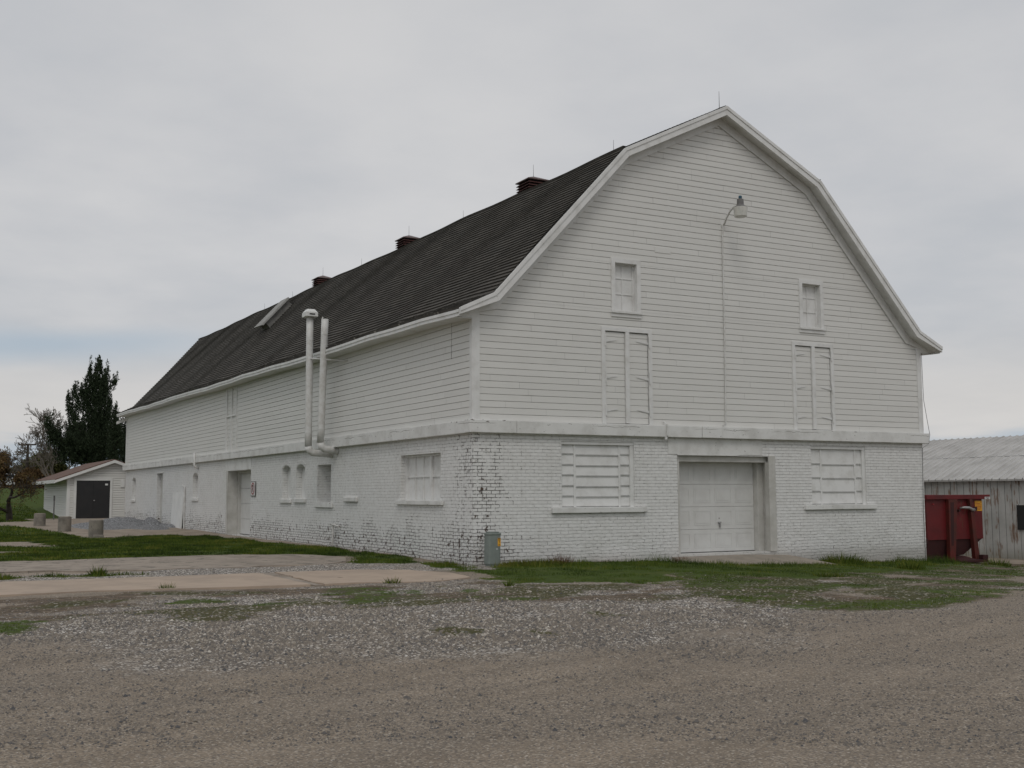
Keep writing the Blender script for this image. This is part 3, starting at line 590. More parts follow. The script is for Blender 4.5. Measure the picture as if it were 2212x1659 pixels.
# siding -------------------------------------------------------------
CO = .1427
def courses(mb, fn, z0, z1, rangef, ops, seed=0, shift=0., lip=.024, seglen=(2.2, 4.9)):
    """fn(u,z,d) with d outward; rangef(z)->(u0,u1)"""
    rr = random.Random(seed); k = 0; z = z0
    while z < z1-.01:
        zt = min(z+CO, z1); a0, a1 = rangef(z); b0, b1 = rangef(zt)
        bands = [(z, zt)]
        cutz = sorted({z, zt, *[q for o in ops for q in (o[2], o[3]) if z+.004 < q < zt-.004]})
        u = min(a0, b0)-rr.random()*3; joints = []
        while u < max(a1, b1): joints.append(u); u += rr.uniform(*seglen)
        joints.append(u)
        for ji in range(len(joints)-1):
            ua, ub = joints[ji]+.0015, joints[ji+1]-.0015
            j1 = rr.uniform(-.001, .0015); dr = rr.uniform(-.003, .003); mb.var = rr.random()
            for za, zb in zip(cutz[:-1], cutz[1:]):
                spans = [(ua, ub)]; zm = (za+zb)/2
                for o in ops:
                    if o[2] < zm < o[3]:
                        ns = []
                        for (p, q) in spans:
                            if o[1] <= p or o[0] >= q: ns.append((p, q)); continue
                            if p < o[0]: ns.append((p, o[0]))
                            if q > o[1]: ns.append((o[1], q))
                        spans = ns
                la, lb = rangef(za), rangef(zb)
                for p, q in spans:
                    p0, q0 = max(p, la[0]), min(q, la[1]); p1, q1 = max(p, lb[0]), min(q, lb[1])
                    if q0-p0 < .01 and q1-p1 < .01: continue
                    q0 = max(q0, p0); q1 = max(q1, p1)
                    f = lambda zz: lip+j1+( .006-lip)*max(0, (zz-z-.012))/(CO-.012)*(1 if zz > z+.012 else 0)
                    da = lip+j1; db = lip+j1-.003; dzq = dr*.5 if za == z else 0; zc = zb-.017 if (zb == zt and zb-za > .03) else zb
                    kk = (zc-za)/(zb-za); pc, qc = p0+(p1-p0)*kk, q0+(q1-q0)*kk
                    mb.quad(fn(p0, za+dzq, da), fn(q0, za-dzq, da), fn(qc, zc, db), fn(pc, zc, db))
                    if zc < zb: mb.quad(fn(pc, zc, db), fn(qc, zc, db), fn(q1, zb, .000), fn(p1, zb, .000))
                    if za == z: mb.quad(fn(p0, za+dzq, -.01), fn(q0, za-dzq, -.01), fn(q0, za-dzq, da), fn(p0, za+dzq, da))
        z += CO; k += 1
OG = lambda u, z, d: (u, -d, z)
OS = lambda u, z, d: (-d, u, z)
def rg(z_):
    xl = prof_x(z_+.12)-.0; xl = max(0, xl); return xl, 13.56-xl
UW = [(3.66, 4.27, 5.93, 7.04), (9.385, 9.995, 5.93, 7.04)]
HD = [(3.365, 4.57, 3.30, 5.43), (9.085, 10.285, 3.30, 5.43)]
HD2 = (19.0, 20.3, 3.43, 5.8)
mb = MB(); courses(mb, OG, ZB1+.0, 10.98, rg, UW+HD, 1)
mb.build('front_siding', M['siding'], barn)
mb = MB(); courses(mb, OS, ZB1, 5.62, lambda z_: (0, L), [HD2[:2]+(3.4, 5.7)], 2, seglen=(2.5, 4.9))
z_ = 5.62
mb.quad(OS(12, 5.6, .01), OS(L, 5.6, .01), OS(L, 5.98, .01), OS(12, 5.72, .01))
mb.quad(OS(0, 5.6, .01), OS(12, 5.6, .01), OS(12, 5.74, .01), OS(0, 5.6, .01))
mb.build('side_siding', M['siding'], barn)
mb = MB(); mb.var = .5; mb.quad((W, 0, ZB1), (W, L, ZB1), (W, L, 5.9), (W, 0, 5.6))
P = [(0, L, ZB1)]+[(max(0, min(W, q[0])), L, q[1]+dzr(L, q[1])) for q in offs(full, .05)]+[(W, L, ZB1)]; mb.poly(*P); mb.build('rear_siding', M['siding'], barn)
# dark backing inside front wall so joints never show daylight
mb = MB(); mb.poly(*([(0.02, .15, ZB0)]+[(max(.02, min(W-.02, q[0])), .15, q[1]) for q in offs(full, .14)]+[(W-.02, .15, ZB0)])); mb.quad((.02, .02, ZB0), (.02, L, ZB0), (.02, L, 5.9), (.02, .02, 5.6)); mb.build('sheathing', M['wood'], barn)
# corner boards
mb = MB(); mb.box(-.03, .15, -.042, 0.01, ZB1+.005, 5.86); mb.build('corner_board', M['white'], barn, bevel=.003)
mb = MB(); mb.box(-.042, -.031, -.041, .075, ZB1+.005, 5.66); mb.box(-.0305, 0, -.035, .075, ZB1+.005, 5.66); mb.build('corner_board', M['white'], barn)
mb = MB(); mb.box(W-.13, W+.03, -.042, 0.01, ZB1+.005, 5.86); mb.build('corner_board', M['white'], barn, bevel=.003)
mb = MB(); mb.box(W+.0, W+.03, .012, .1, ZB1+.005, 5.6); mb.build('corner_board', M['white'], barn); mb = MB(); mb.box(-.035, 0.0, L-.1, L+.02, ZB1, 5.95); mb.build('corner_board', M['white'], barn)
# upper small windows, painted over
def upper_window(x0, x1, z0, z1):
    f = MB(); o = .105
    for bx in ((x0-o, x0, z0-.02, z1+o), (x1, x1+o, z0-.02, z1+o), (x0, x1, z1, z1+o)): f.box(bx[0], bx[1], -.048, .03, bx[2], bx[3])
    f.box(x0-.003, x0+.003, -.03, .14, z0, z1); f.box(x1-.003, x1+.003, -.03, .14, z0, z1); f.box(x0, x1, -.03, .14, z1-.003, z1+.003)
    fr = f.build('window', M['white'], barn, bevel=.003)
    s = MB(); s.box(x0-.125, x1+.125, -.085, .135, z0-.075, z0-.022); s.box(x0-.115, x1+.115, -.05, -.02, z0-.16, z0-.076); s.build('window_sill', M['white'], fr, bevel=.004)
    p = MB(); p.box(x0+.003, x1-.003, .12, .135, z0-.02, z1); p.build('painted_pane', M['white'], fr)
    g = MB(); xm = (x0+x1)/2-.02
    g.box(xm-.011, xm+.011, .102, .119, z0, z1)
    for k in (1, 2): zz_ = z0+.03+(z1-z0)*k/3; g.box(x0+.003, x1-.003, .104, .1195, zz_-.011, zz_+.011)
    for bx in ((x0+.003, x0+.035, z0, z1), (x1-.04, x1-.003, z0, z1)): g.box(bx[0], bx[1], .095, .1195, bx[2], bx[3])
    g.box(x0+.036, x1-.041, .095, .1195, z1-.035, z1-.001); g.build('muntins', M['white'], fr)
upper_window(3.66, 4.27, 5.93, 7.04); upper_window(9.385, 9.995, 5.93, 7.04)
# hay doors: paired siding-clad leaves with strap hinges
def hay_door(x0, x1, z0, z1, seed):
    f = MB(); f.box(x0-.1, x0, -.05, .0, ZB1+.003, z1+.09); f.box(x1, x1+.1, -.05, .0, ZB1+.003, z1+.09); f.box(x0, x1, -.048, .0, z1, z1+.088)
    xm = (x0+x1)/2; f.box(xm-.05, xm+.055, -.056, -.0, ZB1+.02, z1-.005)
    fr = f.build('hay_door', M['white'], barn, bevel=.003)
    for (a, b_, hx, dr) in ((x0+.006, xm-.055, x0, 1), (xm+.06, x1-.01, x1, -1)):
        lf = MB(); courses(lf, lambda u, z_, d: (u, -d*.8+.012, z_), z0, z1-.012, lambda z_: (a, b_), [], seed+dr, seglen=(3, 4)); leaf = lf.build('door_leaf', M['siding'], fr)
        for zz_ in (z0+.3, (z0+z1)/2, z1-.22):
            h = MB(); h.box(min(hx, hx-dr*.02), max(hx, hx-dr*.02)+.012, -.068, -.04, zz_-.13, zz_+.13)
            h.hexa([(hx, -.026, zz_-.045), (hx+dr*.33, -.022, zz_+.015), (hx+dr*.33, -.018, zz_+.015), (hx, -.018, zz_-.045), (hx, -.026, zz_+.01), (hx+dr*.33, -.022, zz_+.04), (hx+dr*.33, -.018, zz_+.04), (hx, -.018, zz_+.01)]); h.build('hinge', M['white'], fr)
hay_door(3.365, 4.57, 3.31, 5.43, 11); hay_door(9.085, 10.285, 3.31, 5.43, 31)
# side hay door (long wall)
f = MB()
for a, b_ in ((18.93, 19.0), (19.6, 19.67), (20.3, 20.37)): f.box(-.05, 0, a, b_, ZB1+.003, 5.62)
f.box(-.046, 0, 19.005, 20.295, 4.57, 4.62); fr = f.build('hay_door', M['white'], barn)
lf = MB(); courses(lf, lambda u, z_, d: (-d*.8+.012, u, z_), 3.4, 5.7, lambda z_: (19.0, 20.3), [], 77, seglen=(.6, .7)); lf.build('door_leaf', M['siding'], fr)
# vertical crack/patch strip near corner, small patch boards on front
mb = MB(); mb.var = .9; mb.box(4.81, 5.26, -.034, -.0, 7.395, 7.52); mb.build('patch_board', M['siding'], barn)
mb = MB(); mb.box(-.0265, -.0, 1.0, 1.007, 4.92, 5.5); mb.box(-.0265, 0, 1.003, 1.013, 4.7, 4.915); mb.build('siding_crack', M['wood'], barn)
# big brick-storey windows with lapped panels and painted grid
def big_window(x0, x1, z0, z1, xs_, zh, skew):
    d = .13; f = MB(); f.box(x0+.001, x1-.001, d-.03, d, z0, z1)                          # board
    f.box(x0, x1, .02, d-.031, z1-.07, z1-.002); f.box(x1-.10, x1-.001, .03, d-.031, z0, z1-.071); f.box(x0+.001, x0+.03, .03, d-.031, z0, z1-.071)
    w_ = f.build('window', M['white'], barn)
    for xv in xs_: g = MB(); g.box(xv-.028, xv+.028, d-.066, d-.034, z0, z1-.072); g.build('window_bar', M['white'], w_, bevel=.004)
    zl = [z0+.02]+zh+[z1-.07]; cols = [x0+.031]+xs_+[x1-.101]; p = MB()
    for ci in range(3):
        for zi in range(len(zl)-1):
            za, zb = zl[zi]+(skew if ci == 1 else 0), zl[zi+1]+(skew if ci == 1 else 0)
            if zi == 0: za = zl[0]
            if zi == len(zl)-2: zb = zl[-1]
            a, b_ = cols[ci]+(.029 if ci else 0), cols[ci+1]-(.029 if ci < 2 else 0)
            p.hexa([(a, d-.062, za+.004), (b_, d-.062, za+.004), (b_, d-.031, za+.004), (a, d-.031, za+.004), (a, d-.040, zb-.004), (b_, d-.040, zb-.004), (b_, d-.031, zb-.004), (a, d-.031, zb-.004)])
            p.box(a, b_, d-.070, d-.045, zb-.013, zb-.004) if zi < len(zl)-2 else None
    p.build('lapped_panel', M['white'], w_)
    s = MB(); s.box(x0-.27, x1+.29, -.075, d-.03, z0-.125, z0-.001); s.build('window_sill', M['belt'], w_, bevel=.012)
big_window(2.19, 4.15, 1.41, 2.88, [2.58, 3.78], [1.67, 1.90, 2.14, 2.37, 2.61], -.025)
big_window(9.55, 11.44, 1.41, 2.89, [9.94, 11.12], [1.755, 2.10, 2.45], -.02)
# garage door, front
f = MB(); f.box(8.13, 8.34, -.035, .0, .29, 2.62); f.box(8.13, 8.318, .001, .12, .29, 2.46); f.box(8.23, 8.319, .121, .5, .285, 2.5); f.box(5.371, 5.47, .06, .5, .285, 2.59)
f.box(5.472, 8.229, .10, .5, 2.46, 2.598); f.box(8.04, 8.229, .30, .5, .286, 2.459)
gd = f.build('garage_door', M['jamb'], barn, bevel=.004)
xa, xb, za = 5.475, 8.035, .30; H = 2.17; sH = H/4
p = MB()
for k in range(4):
    z0 = za+k*sH; y_ = .46
    p.box(xa, xb, y_, y_+.03, z0+.003, z0+sH-.003)
    for c_ in range(4):
        wA = (xb-xa)/4; a = xa+c_*wA+.07; b_ = xa+(c_+1)*wA-.07; c0, c1 = z0+.1, z0+sH-.1
        for (q0, q1, r0, r1) in ((a, b_, c0, c0+.012), (a, b_, c1-.012, c1), (a, a+.012, c0+.0125, c1-.0125), (b_-.012, b_, c0+.0125, c1-.0125)): p.box(q0, q1, y_-.006, y_-.001, r0, r1)
        p.box(a+.045, b_-.045, y_-.005, y_-.001, c0+.045, c1-.045)
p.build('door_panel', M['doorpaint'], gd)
kp = MB(); kp.box(6.93, 6.955, .445, .459, 1.09, 1.115); kp.build('keyhole', M['steel'], gd); h = MB(); h.box(6.90, 6.98, .415, .459, .985, 1.02); h.box(6.935, 6.965, .42, .458, .88, .984); h.build('door_handle', M['steel'], gd)
s = MB(); s.box(5.472, 8.229, .44, .5, .285, .299); s.build('door_seal', M['tyre'], gd)
# lintel over garage door
mb = MB(); mb.box(5.1, 7.95, -.012, .0, 2.63, 3.0); mb.box(5.37, 7.2, -.016, -.0125, 2.605, 2.64); mb.build('lintel', M['belt'], barn, bevel=.005)
# side garage door
f = MB(); f.box(-.02, 0.0, 20.07, 20.27, .28, 2.6); f.box(.002, .36, 20.09, 20.249, .28, 2.579); f.box(.361, .5, 19.95, 20.249, .28, 2.579); f.box(.30, .5, 17.051, 17.18, .28, 2.579); f.box(.3, .5, 17.181, 19.949, 2.5, 2.579)
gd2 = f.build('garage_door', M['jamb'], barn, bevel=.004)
p = MB()
for k in range(4): p.box(.455, .49, 17.181, 19.949, .30+k*.55+.004, .30+(k+1)*.55-.004)
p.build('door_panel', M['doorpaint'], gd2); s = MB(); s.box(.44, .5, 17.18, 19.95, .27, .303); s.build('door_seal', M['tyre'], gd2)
mb = MB(); mb.box(-.014, 0, 17.04, 20.45, 2.59, 3.0); mb.build('lintel', M['belt'], barn, bevel=.005)
# long-wall windows
d = .19
f = MB(); f.box(d, d+.02, 1.621, 3.909, 1.57, 2.649); f.box(.12, d, 1.621, 1.67, 1.57, 2.649); f.box(.12, d, 3.84, 3.909, 1.57, 2.649); f.box(.12, d, 1.671, 3.839, 2.60, 2.649)
w1 = f.build('window', M['white'], barn)
g = MB(); g.box(.13, d-.001, 2.40, 2.50, 1.57, 2.599)
for yv in (1.98, 2.93, 3.4): g.box(.16, d-.001, yv-.012, yv+.012, 1.57, 2.599)
for a, b_ in ((1.671, 1.967), (1.993, 2.399), (2.501, 2.917), (2.943, 3.387), (3.413, 3.839)): g.box(.163, d-.001, a, b_, 2.11, 2.14)
g.build('window_bar', M['white'], w1)
s = MB(); s.box(-.07, -.001, 1.45, 4.08, 1.47, 1.569); s.box(0, d, 1.622, 3.908, 1.47, 1.569); s.build('window_sill', M['belt'], w1, bevel=.01)
f = MB(); f.box(.40, .46, 8.901, 10.059, 1.49, 2.569); w2 = f.build('bricked_up_window', M['brick'], barn)
s = MB(); s.box(-.06, -.001, 8.7, 10.16, 1.35, 1.489); s.box(0, .4, 8.902, 10.058, 1.35, 1.489); s.build('window_sill', M['belt'], w2, bevel=.01)
def arched(y0, y1, z0, zs, rise, dep, sill=True, wsill=.14):
    n_ = 12; h = (y1-y0)/2; R = (h*h+rise*rise)/(2*rise); P = [(dep, y0+.001, z0), (dep, y1-.001, z0)]
    for k in range(n_+1): yy = y1-.001-(y1-y0-.002)*k/n_; P.append((dep, yy, zs+rise-R+math.sqrt(max(0, R*R-(yy-y0-h)**2))-.001))
    m_ = MB(); m_.poly(*P); m_.box(dep-.02, dep-.001, y0+.002, y1-.002, z0, zs-.06); w_ = m_.build('window', M['white'], barn)
    s = MB(); s.box(-.06, -.001, y0-wsill, y1+wsill, z0-.125, z0-.001); s.box(.0, dep-.021, y0+.002, y1-.002, z0-.125, z0-.001); s.build('window_sill', M['belt'], w_, bevel=.012)
    a = MB()                                                          # brick relieving arch, barely proud
    for k in range(11):
        t0, t1 = k/11, (k+1)/11-.02
        P = []
        for tt, rr_ in ((t0, .02), (t1, .02), (t1, .13), (t0, .13)):
            yy = y0+(y1-y0)*tt; zz_ = zs+rise-R+math.sqrt(max(0, R*R-(yy-y0-h)**2)); vx, vz = (yy-y0-h)*.7, zz_-(zs+rise-R); l = math.hypot(vx, vz); P.append((-.012, yy+vx/l*rr_, zz_+vz/l*rr_))
        a.prism(P, (.012, 0, 0))
    a.build('brick_arch', M['brick'], w_)
arched(11.2, 12.04, 1.6, 2.5, .13, .2); arched(12.6, 13.46, 1.58, 2.5, .13, .2, wsill=.12); arched(24.8, 25.65, 1.6, 2.48, .13, .2); arched(38.2, 39.08, 1.5, 2.48, .12, .18)
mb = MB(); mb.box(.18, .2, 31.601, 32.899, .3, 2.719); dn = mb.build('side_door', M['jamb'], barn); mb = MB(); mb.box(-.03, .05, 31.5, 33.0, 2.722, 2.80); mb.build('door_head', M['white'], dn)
mb = MB(); mb.box(-.075, 0, 6.75, 7.75, 1.52, 1.65); mb.build('stone_block', M['belt'], barn, bevel=.02)
# small fittings on the long wall
mb = MB(); mb.tube([(-.17, 24.75, 3.42), (-.17, 24.75, 2.95), (-.13, 24.72, 2.84), (0, 24.7, 2.8)], [.05, .05, .055, .05], 10); mb.build('vent_pipe', M['pipe'], barn, smooth=True)
mb = MB(); mb.tube([(-.04, 26.95, .3), (-.04, 26.95, 2.05), (-.04, 27.4, 2.13)], .035, 8); mb.build('wall_conduit', M['pipe'], barn)
mb = MB(); mb.tube([(-.1, 8.5, .1), (-.1, 8.42, .55), (-.1, 8.42, .86), (-.02, 8.42, .90)], [.03, .032, .032, .03], 8); mb.tube([(-.1, 8.42, .62), (-.1, 8.42, .66)], .045, 8); mb.tube([(-.12, 8.42, .9), (-.1, 7.95, .85)], .028, 8); mb.build('standpipe', M['rustpipe'], barn)
# flues
def flue(y_, xo, r, z0, ztop, lean, cap, entz):
    m_ = MB(); pts = [(xo, y_, z0+.12), (xo, y_+lean*.2, z0+.5)]; rr_ = [r]*2
    zz_ = z0+.5
    while zz_ < ztop-.05: zz_ = min(zz_+.65, ztop); pts.append((xo, y_+lean*(zz_-z0)/(ztop-z0), zz_)); rr_.append(r)
    m_.tube(pts, rr_, 16)
    m_.tube([(xo, y_, z0+.125), (xo+.03, y_, z0+.02), (xo+.12, y_, z0-.05), (xo+.25, y_, z0-.06), (.02, y_, entz)], [r, r*1.02, r*1.02, r, r], 16)
    fl = m_.build('flue_pipe', M['pipe'], barn, smooth=True)
    for p in pts[1:-1:2]+[(.0, y_, entz)]:
        b_ = MB()
        if p[0] == .0: b_.tube([(-.06, y_, entz+.004), (-.015, y_, entz)], r*1.15, 16)
        else: b_.tube([(p[0], p[1], p[2]-.012), (p[0], p[1], p[2]+.012)], r*1.05, 16)
        b_.build('pipe_band', M['pipe'], fl)
    c_ = MB(); X_, Y_, Z_ = pts[-1]
    if cap == 'hood':
        c_.hexa([(X_-.17, Y_-.2, Z_+.0), (X_+.17, Y_-.2, Z_), (X_+.17, Y_+.2, Z_), (X_-.17, Y_+.2, Z_), (X_-.17, Y_-.2, Z_+.12), (X_+.17, Y_-.2, Z_+.12), (X_+.17, Y_+.2, Z_+.12), (X_-.17, Y_+.2, Z_+.12)])
        c_.hexa([(X_-.17, Y_-.2, Z_+.121), (X_+.17, Y_-.2, Z_+.121), (X_+.17, Y_+.2, Z_+.121), (X_-.17, Y_+.2, Z_+.121), (X_-.1, Y_-.11, Z_+.22), (X_+.1, Y_-.11, Z_+.22), (X_+.1, Y_+.11, Z_+.22), (X_-.1, Y_+.11, Z_+.22)])
        c_.build('vent_hood', M['vinyl'], fl, bevel=.01)
        v_ = MB(); v_.box(X_-.08, X_+.08, Y_-.207, Y_-.201, Z_+.05, Z_+.085); v_.build('hood_slot', M['dark'], fl)
    else:
        c_.tube([(X_, Y_, Z_-.02), (X_, Y_, Z_+.012)], r*.8, 14); c_.build('pipe_mouth', M['dark'], fl)
        v_ = MB(); v_.tube([(X_-.08, Y_, Z_-.01), (X_-.06, Y_, Z_+.05)], .02, 6); v_.build('pipe_lip', M['pipe'], fl)
flue(8.82, -.70, .098, 2.93, 6.68, 0, 'hood', 2.85)
flue(8.39, -.50, .098, 3.02, 6.55, -.27, 'open', 2.92)
mb = MB(); mb.tube([(-.7, 8.72, 5.5), (-.5, 8.2, 5.44), (-.02, 7.6, 5.35)], .018, 6); mb.tube([(-.58, 8.2, 5.42), (-.25, 8.2, 5.42)], .015, 6); mb.build('pipe_brace', M['pipe'], barn)
# cupola vents on the ridge
def cupola(y_):
    zb = 11.17+dzr(y_, 11.2); s_ = .40; x_ = 6.78
    b_ = MB(); b_.box(x_-s_*.8, x_+s_*.8, y_-s_*.8, y_+s_*.8, zb-.35, zb+.31); cu = b_.build('cupola', M['dark'], barn)
    l_ = MB(); nl = 6
    for k in range(nl):
        z0 = zb-.24+k*.09
        l_.hexa([(x_-s_*1.05, y_-s_*1.05, z0), (x_+s_*1.05, y_-s_*1.05, z0), (x_+s_*1.05, y_+s_*1.05, z0), (x_-s_*1.05, y_+s_*1.05, z0), (x_-s_*.9, y_-s_*.9, z0+.055), (x_+s_*.9, y_-s_*.9, z0+.055), (x_+s_*.9, y_+s_*.9, z0+.055), (x_-s_*.9, y_+s_*.9, z0+.055)])
    l_.build('louver', M['louver'], cu)
    c_ = MB(); e = s_*1.07; zc = zb+.31; c_.box(x_-e, x_+e, y_-e, y_+e, zc, zc+.03)
    c_.hexa([(x_-e, y_-e, zc+.031), (x_+e, y_-e, zc+.031), (x_+e, y_+e, zc+.031), (x_-e, y_+e, zc+.031), (x_-.04, y_-.04, zc+.2), (x_+.04, y_-.04, zc+.2), (x_+.04, y_+.04, zc+.2), (x_-.04, y_+.04, zc+.2)])
    c_.build('cupola_cap', M['capmetal'], cu)
    r = MB(); r.tube([(x_, y_, zc+.19), (x_, y_, zc+.60)], [.008, .004], 5); r.build('lightning_rod', M['rod'], cu)
for y_ in (9.2, 19.2, 29.5): cupola(y_)
for y_ in (-.1, 4.6, 14.3, 24.4, 34.2, 39.2):
    zb = 11.17+dzr(y_, 11.2); r = MB(); r.tube([(6.78, y_, zb), (6.78, y_, zb+.48)], [.009, .004], 5); r.build('lightning_rod', M['rod'], barn)
# long boxed hatch lying up the lower roof slope
def rp(x_, y_, h): # point h above the lower slope
    k = (9.67-6.01)/(3.75-.33); l = math.hypot(1, k); z_ = 6.01+k*(x_-.33); return (x_-k/l*h, y_, z_+1/l*h+dzr(y_, z_))
m_ = MB(); xa, xb, ya, yb = 2.33, 3.24, 22.96, 23.86
m_.hexa([rp(xa, ya, -.05), rp(xb, ya, -.05), rp(xb, yb, -.05), rp(xa, yb, -.05), rp(xa, ya, .28), rp(xb, ya, .28), rp(xb, yb, .28), rp(xa, yb, .28)])
ht = m_.build('roof_hatch', M['wood'], barn)
m_ = MB(); m_.hexa([rp(xa-.12, ya-.12, .281), rp(xb+.05, ya-.12, .281), rp(xb+.05, yb+.1, .281), rp(xa-.12, yb+.1, .281), rp(xa-.12, ya-.12, .32), rp(xb+.05, ya-.12, .32), rp(xb+.05, yb+.1, .32), rp(xa-.12, yb+.1, .32)])
m_.hexa([rp(xa-.14, ya-.04, .321), rp(xb+.07, ya-.04, .321), rp(xb+.07, yb+.12, .321), rp(xa-.14, yb+.12, .321), rp(xa-.14, ya-.04, .345), rp(xb+.07, ya-.04, .345), rp(xb+.07, yb+.12, .345), rp(xa-.14, yb+.12, .345)])
m_.build('hatch_lid', M['hatchtop'], ht)
# conduit down the gable, down-conductor at the right corner, cable clip
mb = MB(); mb.tube([(6.86, -.05, 8.28), (6.83, -.045, 8.0), (6.83, -.045, 5.6), (6.81, -.045, 3.38), (6.72, -.05, 3.33)], .018, 7); mb.build('conduit', M['pipe'], barn)
mb = MB(); mb.tube([(W+.035, -.06, 5.47), (W+.035, -.06, 5.2), (W+.05, -.06, 4.2), (W+.13, -.1, 3.55), (W+.13, -.155, 3.25), (W+.08, -.155, 3.02), (W-.03, -.03, 2.9), (W-.08, -.02, 1.2), (W-.06, -.02, -.1)], .007, 5); mb.build('lightning_cable', M['rod'], barn)
mb = MB(); mb.tube([(4.95, -.05, 3.38), (4.98, -.165, 3.3), (4.98, -.165, 3.05), (4.97, -.12, 2.98)], .02, 6); mb.tube([(4.97, -.12, 3.06), (4.97, -.12, 2.96)], .035, 8); mb.build('cable_elbow', M['pipe'], barn)
# ---- wall lamp
lamp = empty('wall_lamp', (6.86, -.05, 8.28), 'gooseneck dusk-to-dawn lamp high on the white gable above the conduit', 'lamp')
LX, LY, LZ = 6.85, -.72, 8.585
m_ = MB(); m_.tube([(6.86, -.03, 8.26), (6.86, -.10, 8.30), (6.86, -.18, 8.42), (6.86, -.32, 8.56), (6.855, -.48, 8.63), (6.85, -.64, LZ+.04)], .024, 8); m_.build('arm', M['pipe'], lamp, smooth=True)
m_ = MB(); m_.lathe((6.86, -.03, 8.26), [(.03, -.05), (.045, 0), (.03, .04)], 10); m_.build('wall_bracket', M['pipe'], lamp)
m_ = MB(); m_.lathe((LX, LY, LZ), [(.17, -.03), (.14, .0), (.10, .02), (.085, .045), (.08, .17), (.055, .185)], 20); m_.build('housing', M['lamp_grey'], lamp, smooth=False)
m_ = MB(); m_.lathe((LX, LY, LZ), [(.035, .186), (.042, .20), (.042, .25), (.03, .262)], 14); m_.build('photocell', M['blue'], lamp)
m_ = MB(); m_.lathe((LX, LY, LZ), [(.13, -.26), (.15, -.25), (.172, -.04), (.172, -.031)], 20); m_.build('lens', M['lamp_glass'], lamp)
# ---- no parking sign
sg = empty('no_parking_sign', (-.02, 16.66, 1.92), 'square no-parking sign on the brick beside the side garage door', 'sign')
m_ = MB(); m_.box(-.03, -.022, 16.38, 16.95, 1.67, 2.17); m_.build('sign_border', M['blacktxt'], sg)
m_ = MB(); m_.box(-.034, -.0305, 16.40, 16.93, 1.69, 2.15); m_.build('sign_plate', M['signwhite'], sg)
m_ = MB(); cy_, cz_ = 16.665, 1.925
for k in range(32):
    a0, a1 = 2*math.pi*k/32, 2*math.pi*(k+1)/32
    m_.quad(*[(-.0385, cy_-r*math.cos(a), cz_+r*math.sin(a)) for r, a in ((.205, a0), (.205, a1), (.16, a1), (.16, a0))])
for sx in (1,):
    c45 = math.cos(math.radians(45)); m_.quad(*[(-.0385, cy_-(a*c45+b_*c45), cz_+(-a*c45+b_*c45)) for a, b_ in ((-.17, -.02), (.17, -.02), (.17, .02), (-.17, .02))])
m_.build('red_ring_and_slash', M['redtxt'], sg)
m_ = MB()
for (a, b_, c_, d_) in ((-.07, -.025, -.12, .12),): m_.quad((-.0365, cy_-a, cz_+c_), (-.0365, cy_-b_, cz_+c_), (-.0365, cy_-b_, cz_+d_), (-.0365, cy_-a, cz_+d_))
for k in range(12):
    a0, a1 = math.radians(-90+15*k), math.radians(-90+15*(k+1))
    m_.quad(*[(-.0365, cy_-(r*math.cos(a)*1.0-.0), cz_+.05+r*math.sin(a)*.9) for r, a in ((.078, a0), (.078, a1), (.035, a1), (.035, a0))])
for zz_ in (.0875, -.021): m_.quad((-.0365, cy_+.025, cz_+zz_+(.0)), (-.0365, cy_-.005, cz_+zz_), (-.0365, cy_-.005, cz_+zz_+.036), (-.0365, cy_+.025, cz_+zz_+.036))
m_.build('letter_p', M['blacktxt'], sg)
# ---- white board against the long wall
bd = MB(); bd.hexa([(-.16, 27.03, .2), (-.12, 27.03, .2), (-.12, 29.1, .28), (-.16, 29.1, .28), (-.05, 27.03, 1.83), (-.01, 27.03, 1.83), (-.01, 29.1, 1.83), (-.05, 29.1, 1.83)])
tag(bd.build('leaning_panel', M['vinyl'], org=(-.1, 28, .25)), 'white flat panel leaning on the brick wall beside the gravel pile', 'panel')
# ---- electrical pedestal
pe = empty('utility_pedestal', (.28, -.35, Tz(.28, -.35)), 'grey-green utility pedestal with orange label at the barn corner', 'utility box')
m_ = MB(); zg = Tz(.28, -.35)-.1
def rbox(m_, cx_, cy_, wx, wy, z0, z1, lean, r=.05, sc_=1.):
    P = []
    for (sx, sy, a0) in ((1, 1, 0), (-1, 1, 90), (-1, -1, 180), (1, -1, 270)):
        for k in range(5): a = math.radians(a0+k*22.5); P.append((cx_+sx*(wx/2-r)+r*math.cos(a), cy_+sy*(wy/2-r)+r*math.sin(a)))
    i = len(m_.v)
    for z_, l in ((z0, 0), (z1, lean)):
        for p in P: m_.v.append((p[0]+l, p[1], z_)); m_.a.append(1.)
    n_ = len(P)
    for k in range(n_): m_.f.append((i+k, i+(k+1) % n_, i+n_+(k+1) % n_, i+n_+k))
    m_.f.append(tuple(range(i+n_, i+2*n_))); m_.f.append(tuple(range(i, i+n_))[::-1])
rbox(m_, .265, -.36, .25, .22, zg, .26, .003); rbox(m_, .268, -.36, .29, .25, .262, .86, .012); m_.build('cabinet', M['pedestal'], pe)
m_ = MB(); rbox(m_, .281, -.36, .31, .27, .862, .905, 0.); rbox(m_, .281, -.36, .26, .22, .906, .93, 0, .07); m_.build('cabinet_cap', M['pedestal'], pe, bevel=.012)
m_ = MB(); m_.box(.335, .405, -.4905, -.4865, .63, .80); lb = m_.build('warning_label', M['yellow'], pe)
m_ = MB(); m_.box(.34, .40, -.4925, -.491, .782, .793); m_.build('label_heading', M['blacktxt'], lb); m_ = MB()
for q0, q1, r0, r1 in ((.35, .39, .768, .773), (.35, .355, .745, .767), (.385, .39, .745, .767), (.355, .385, .745, .75)): m_.box(q0, q1, -.4925, -.491, r0, r1)
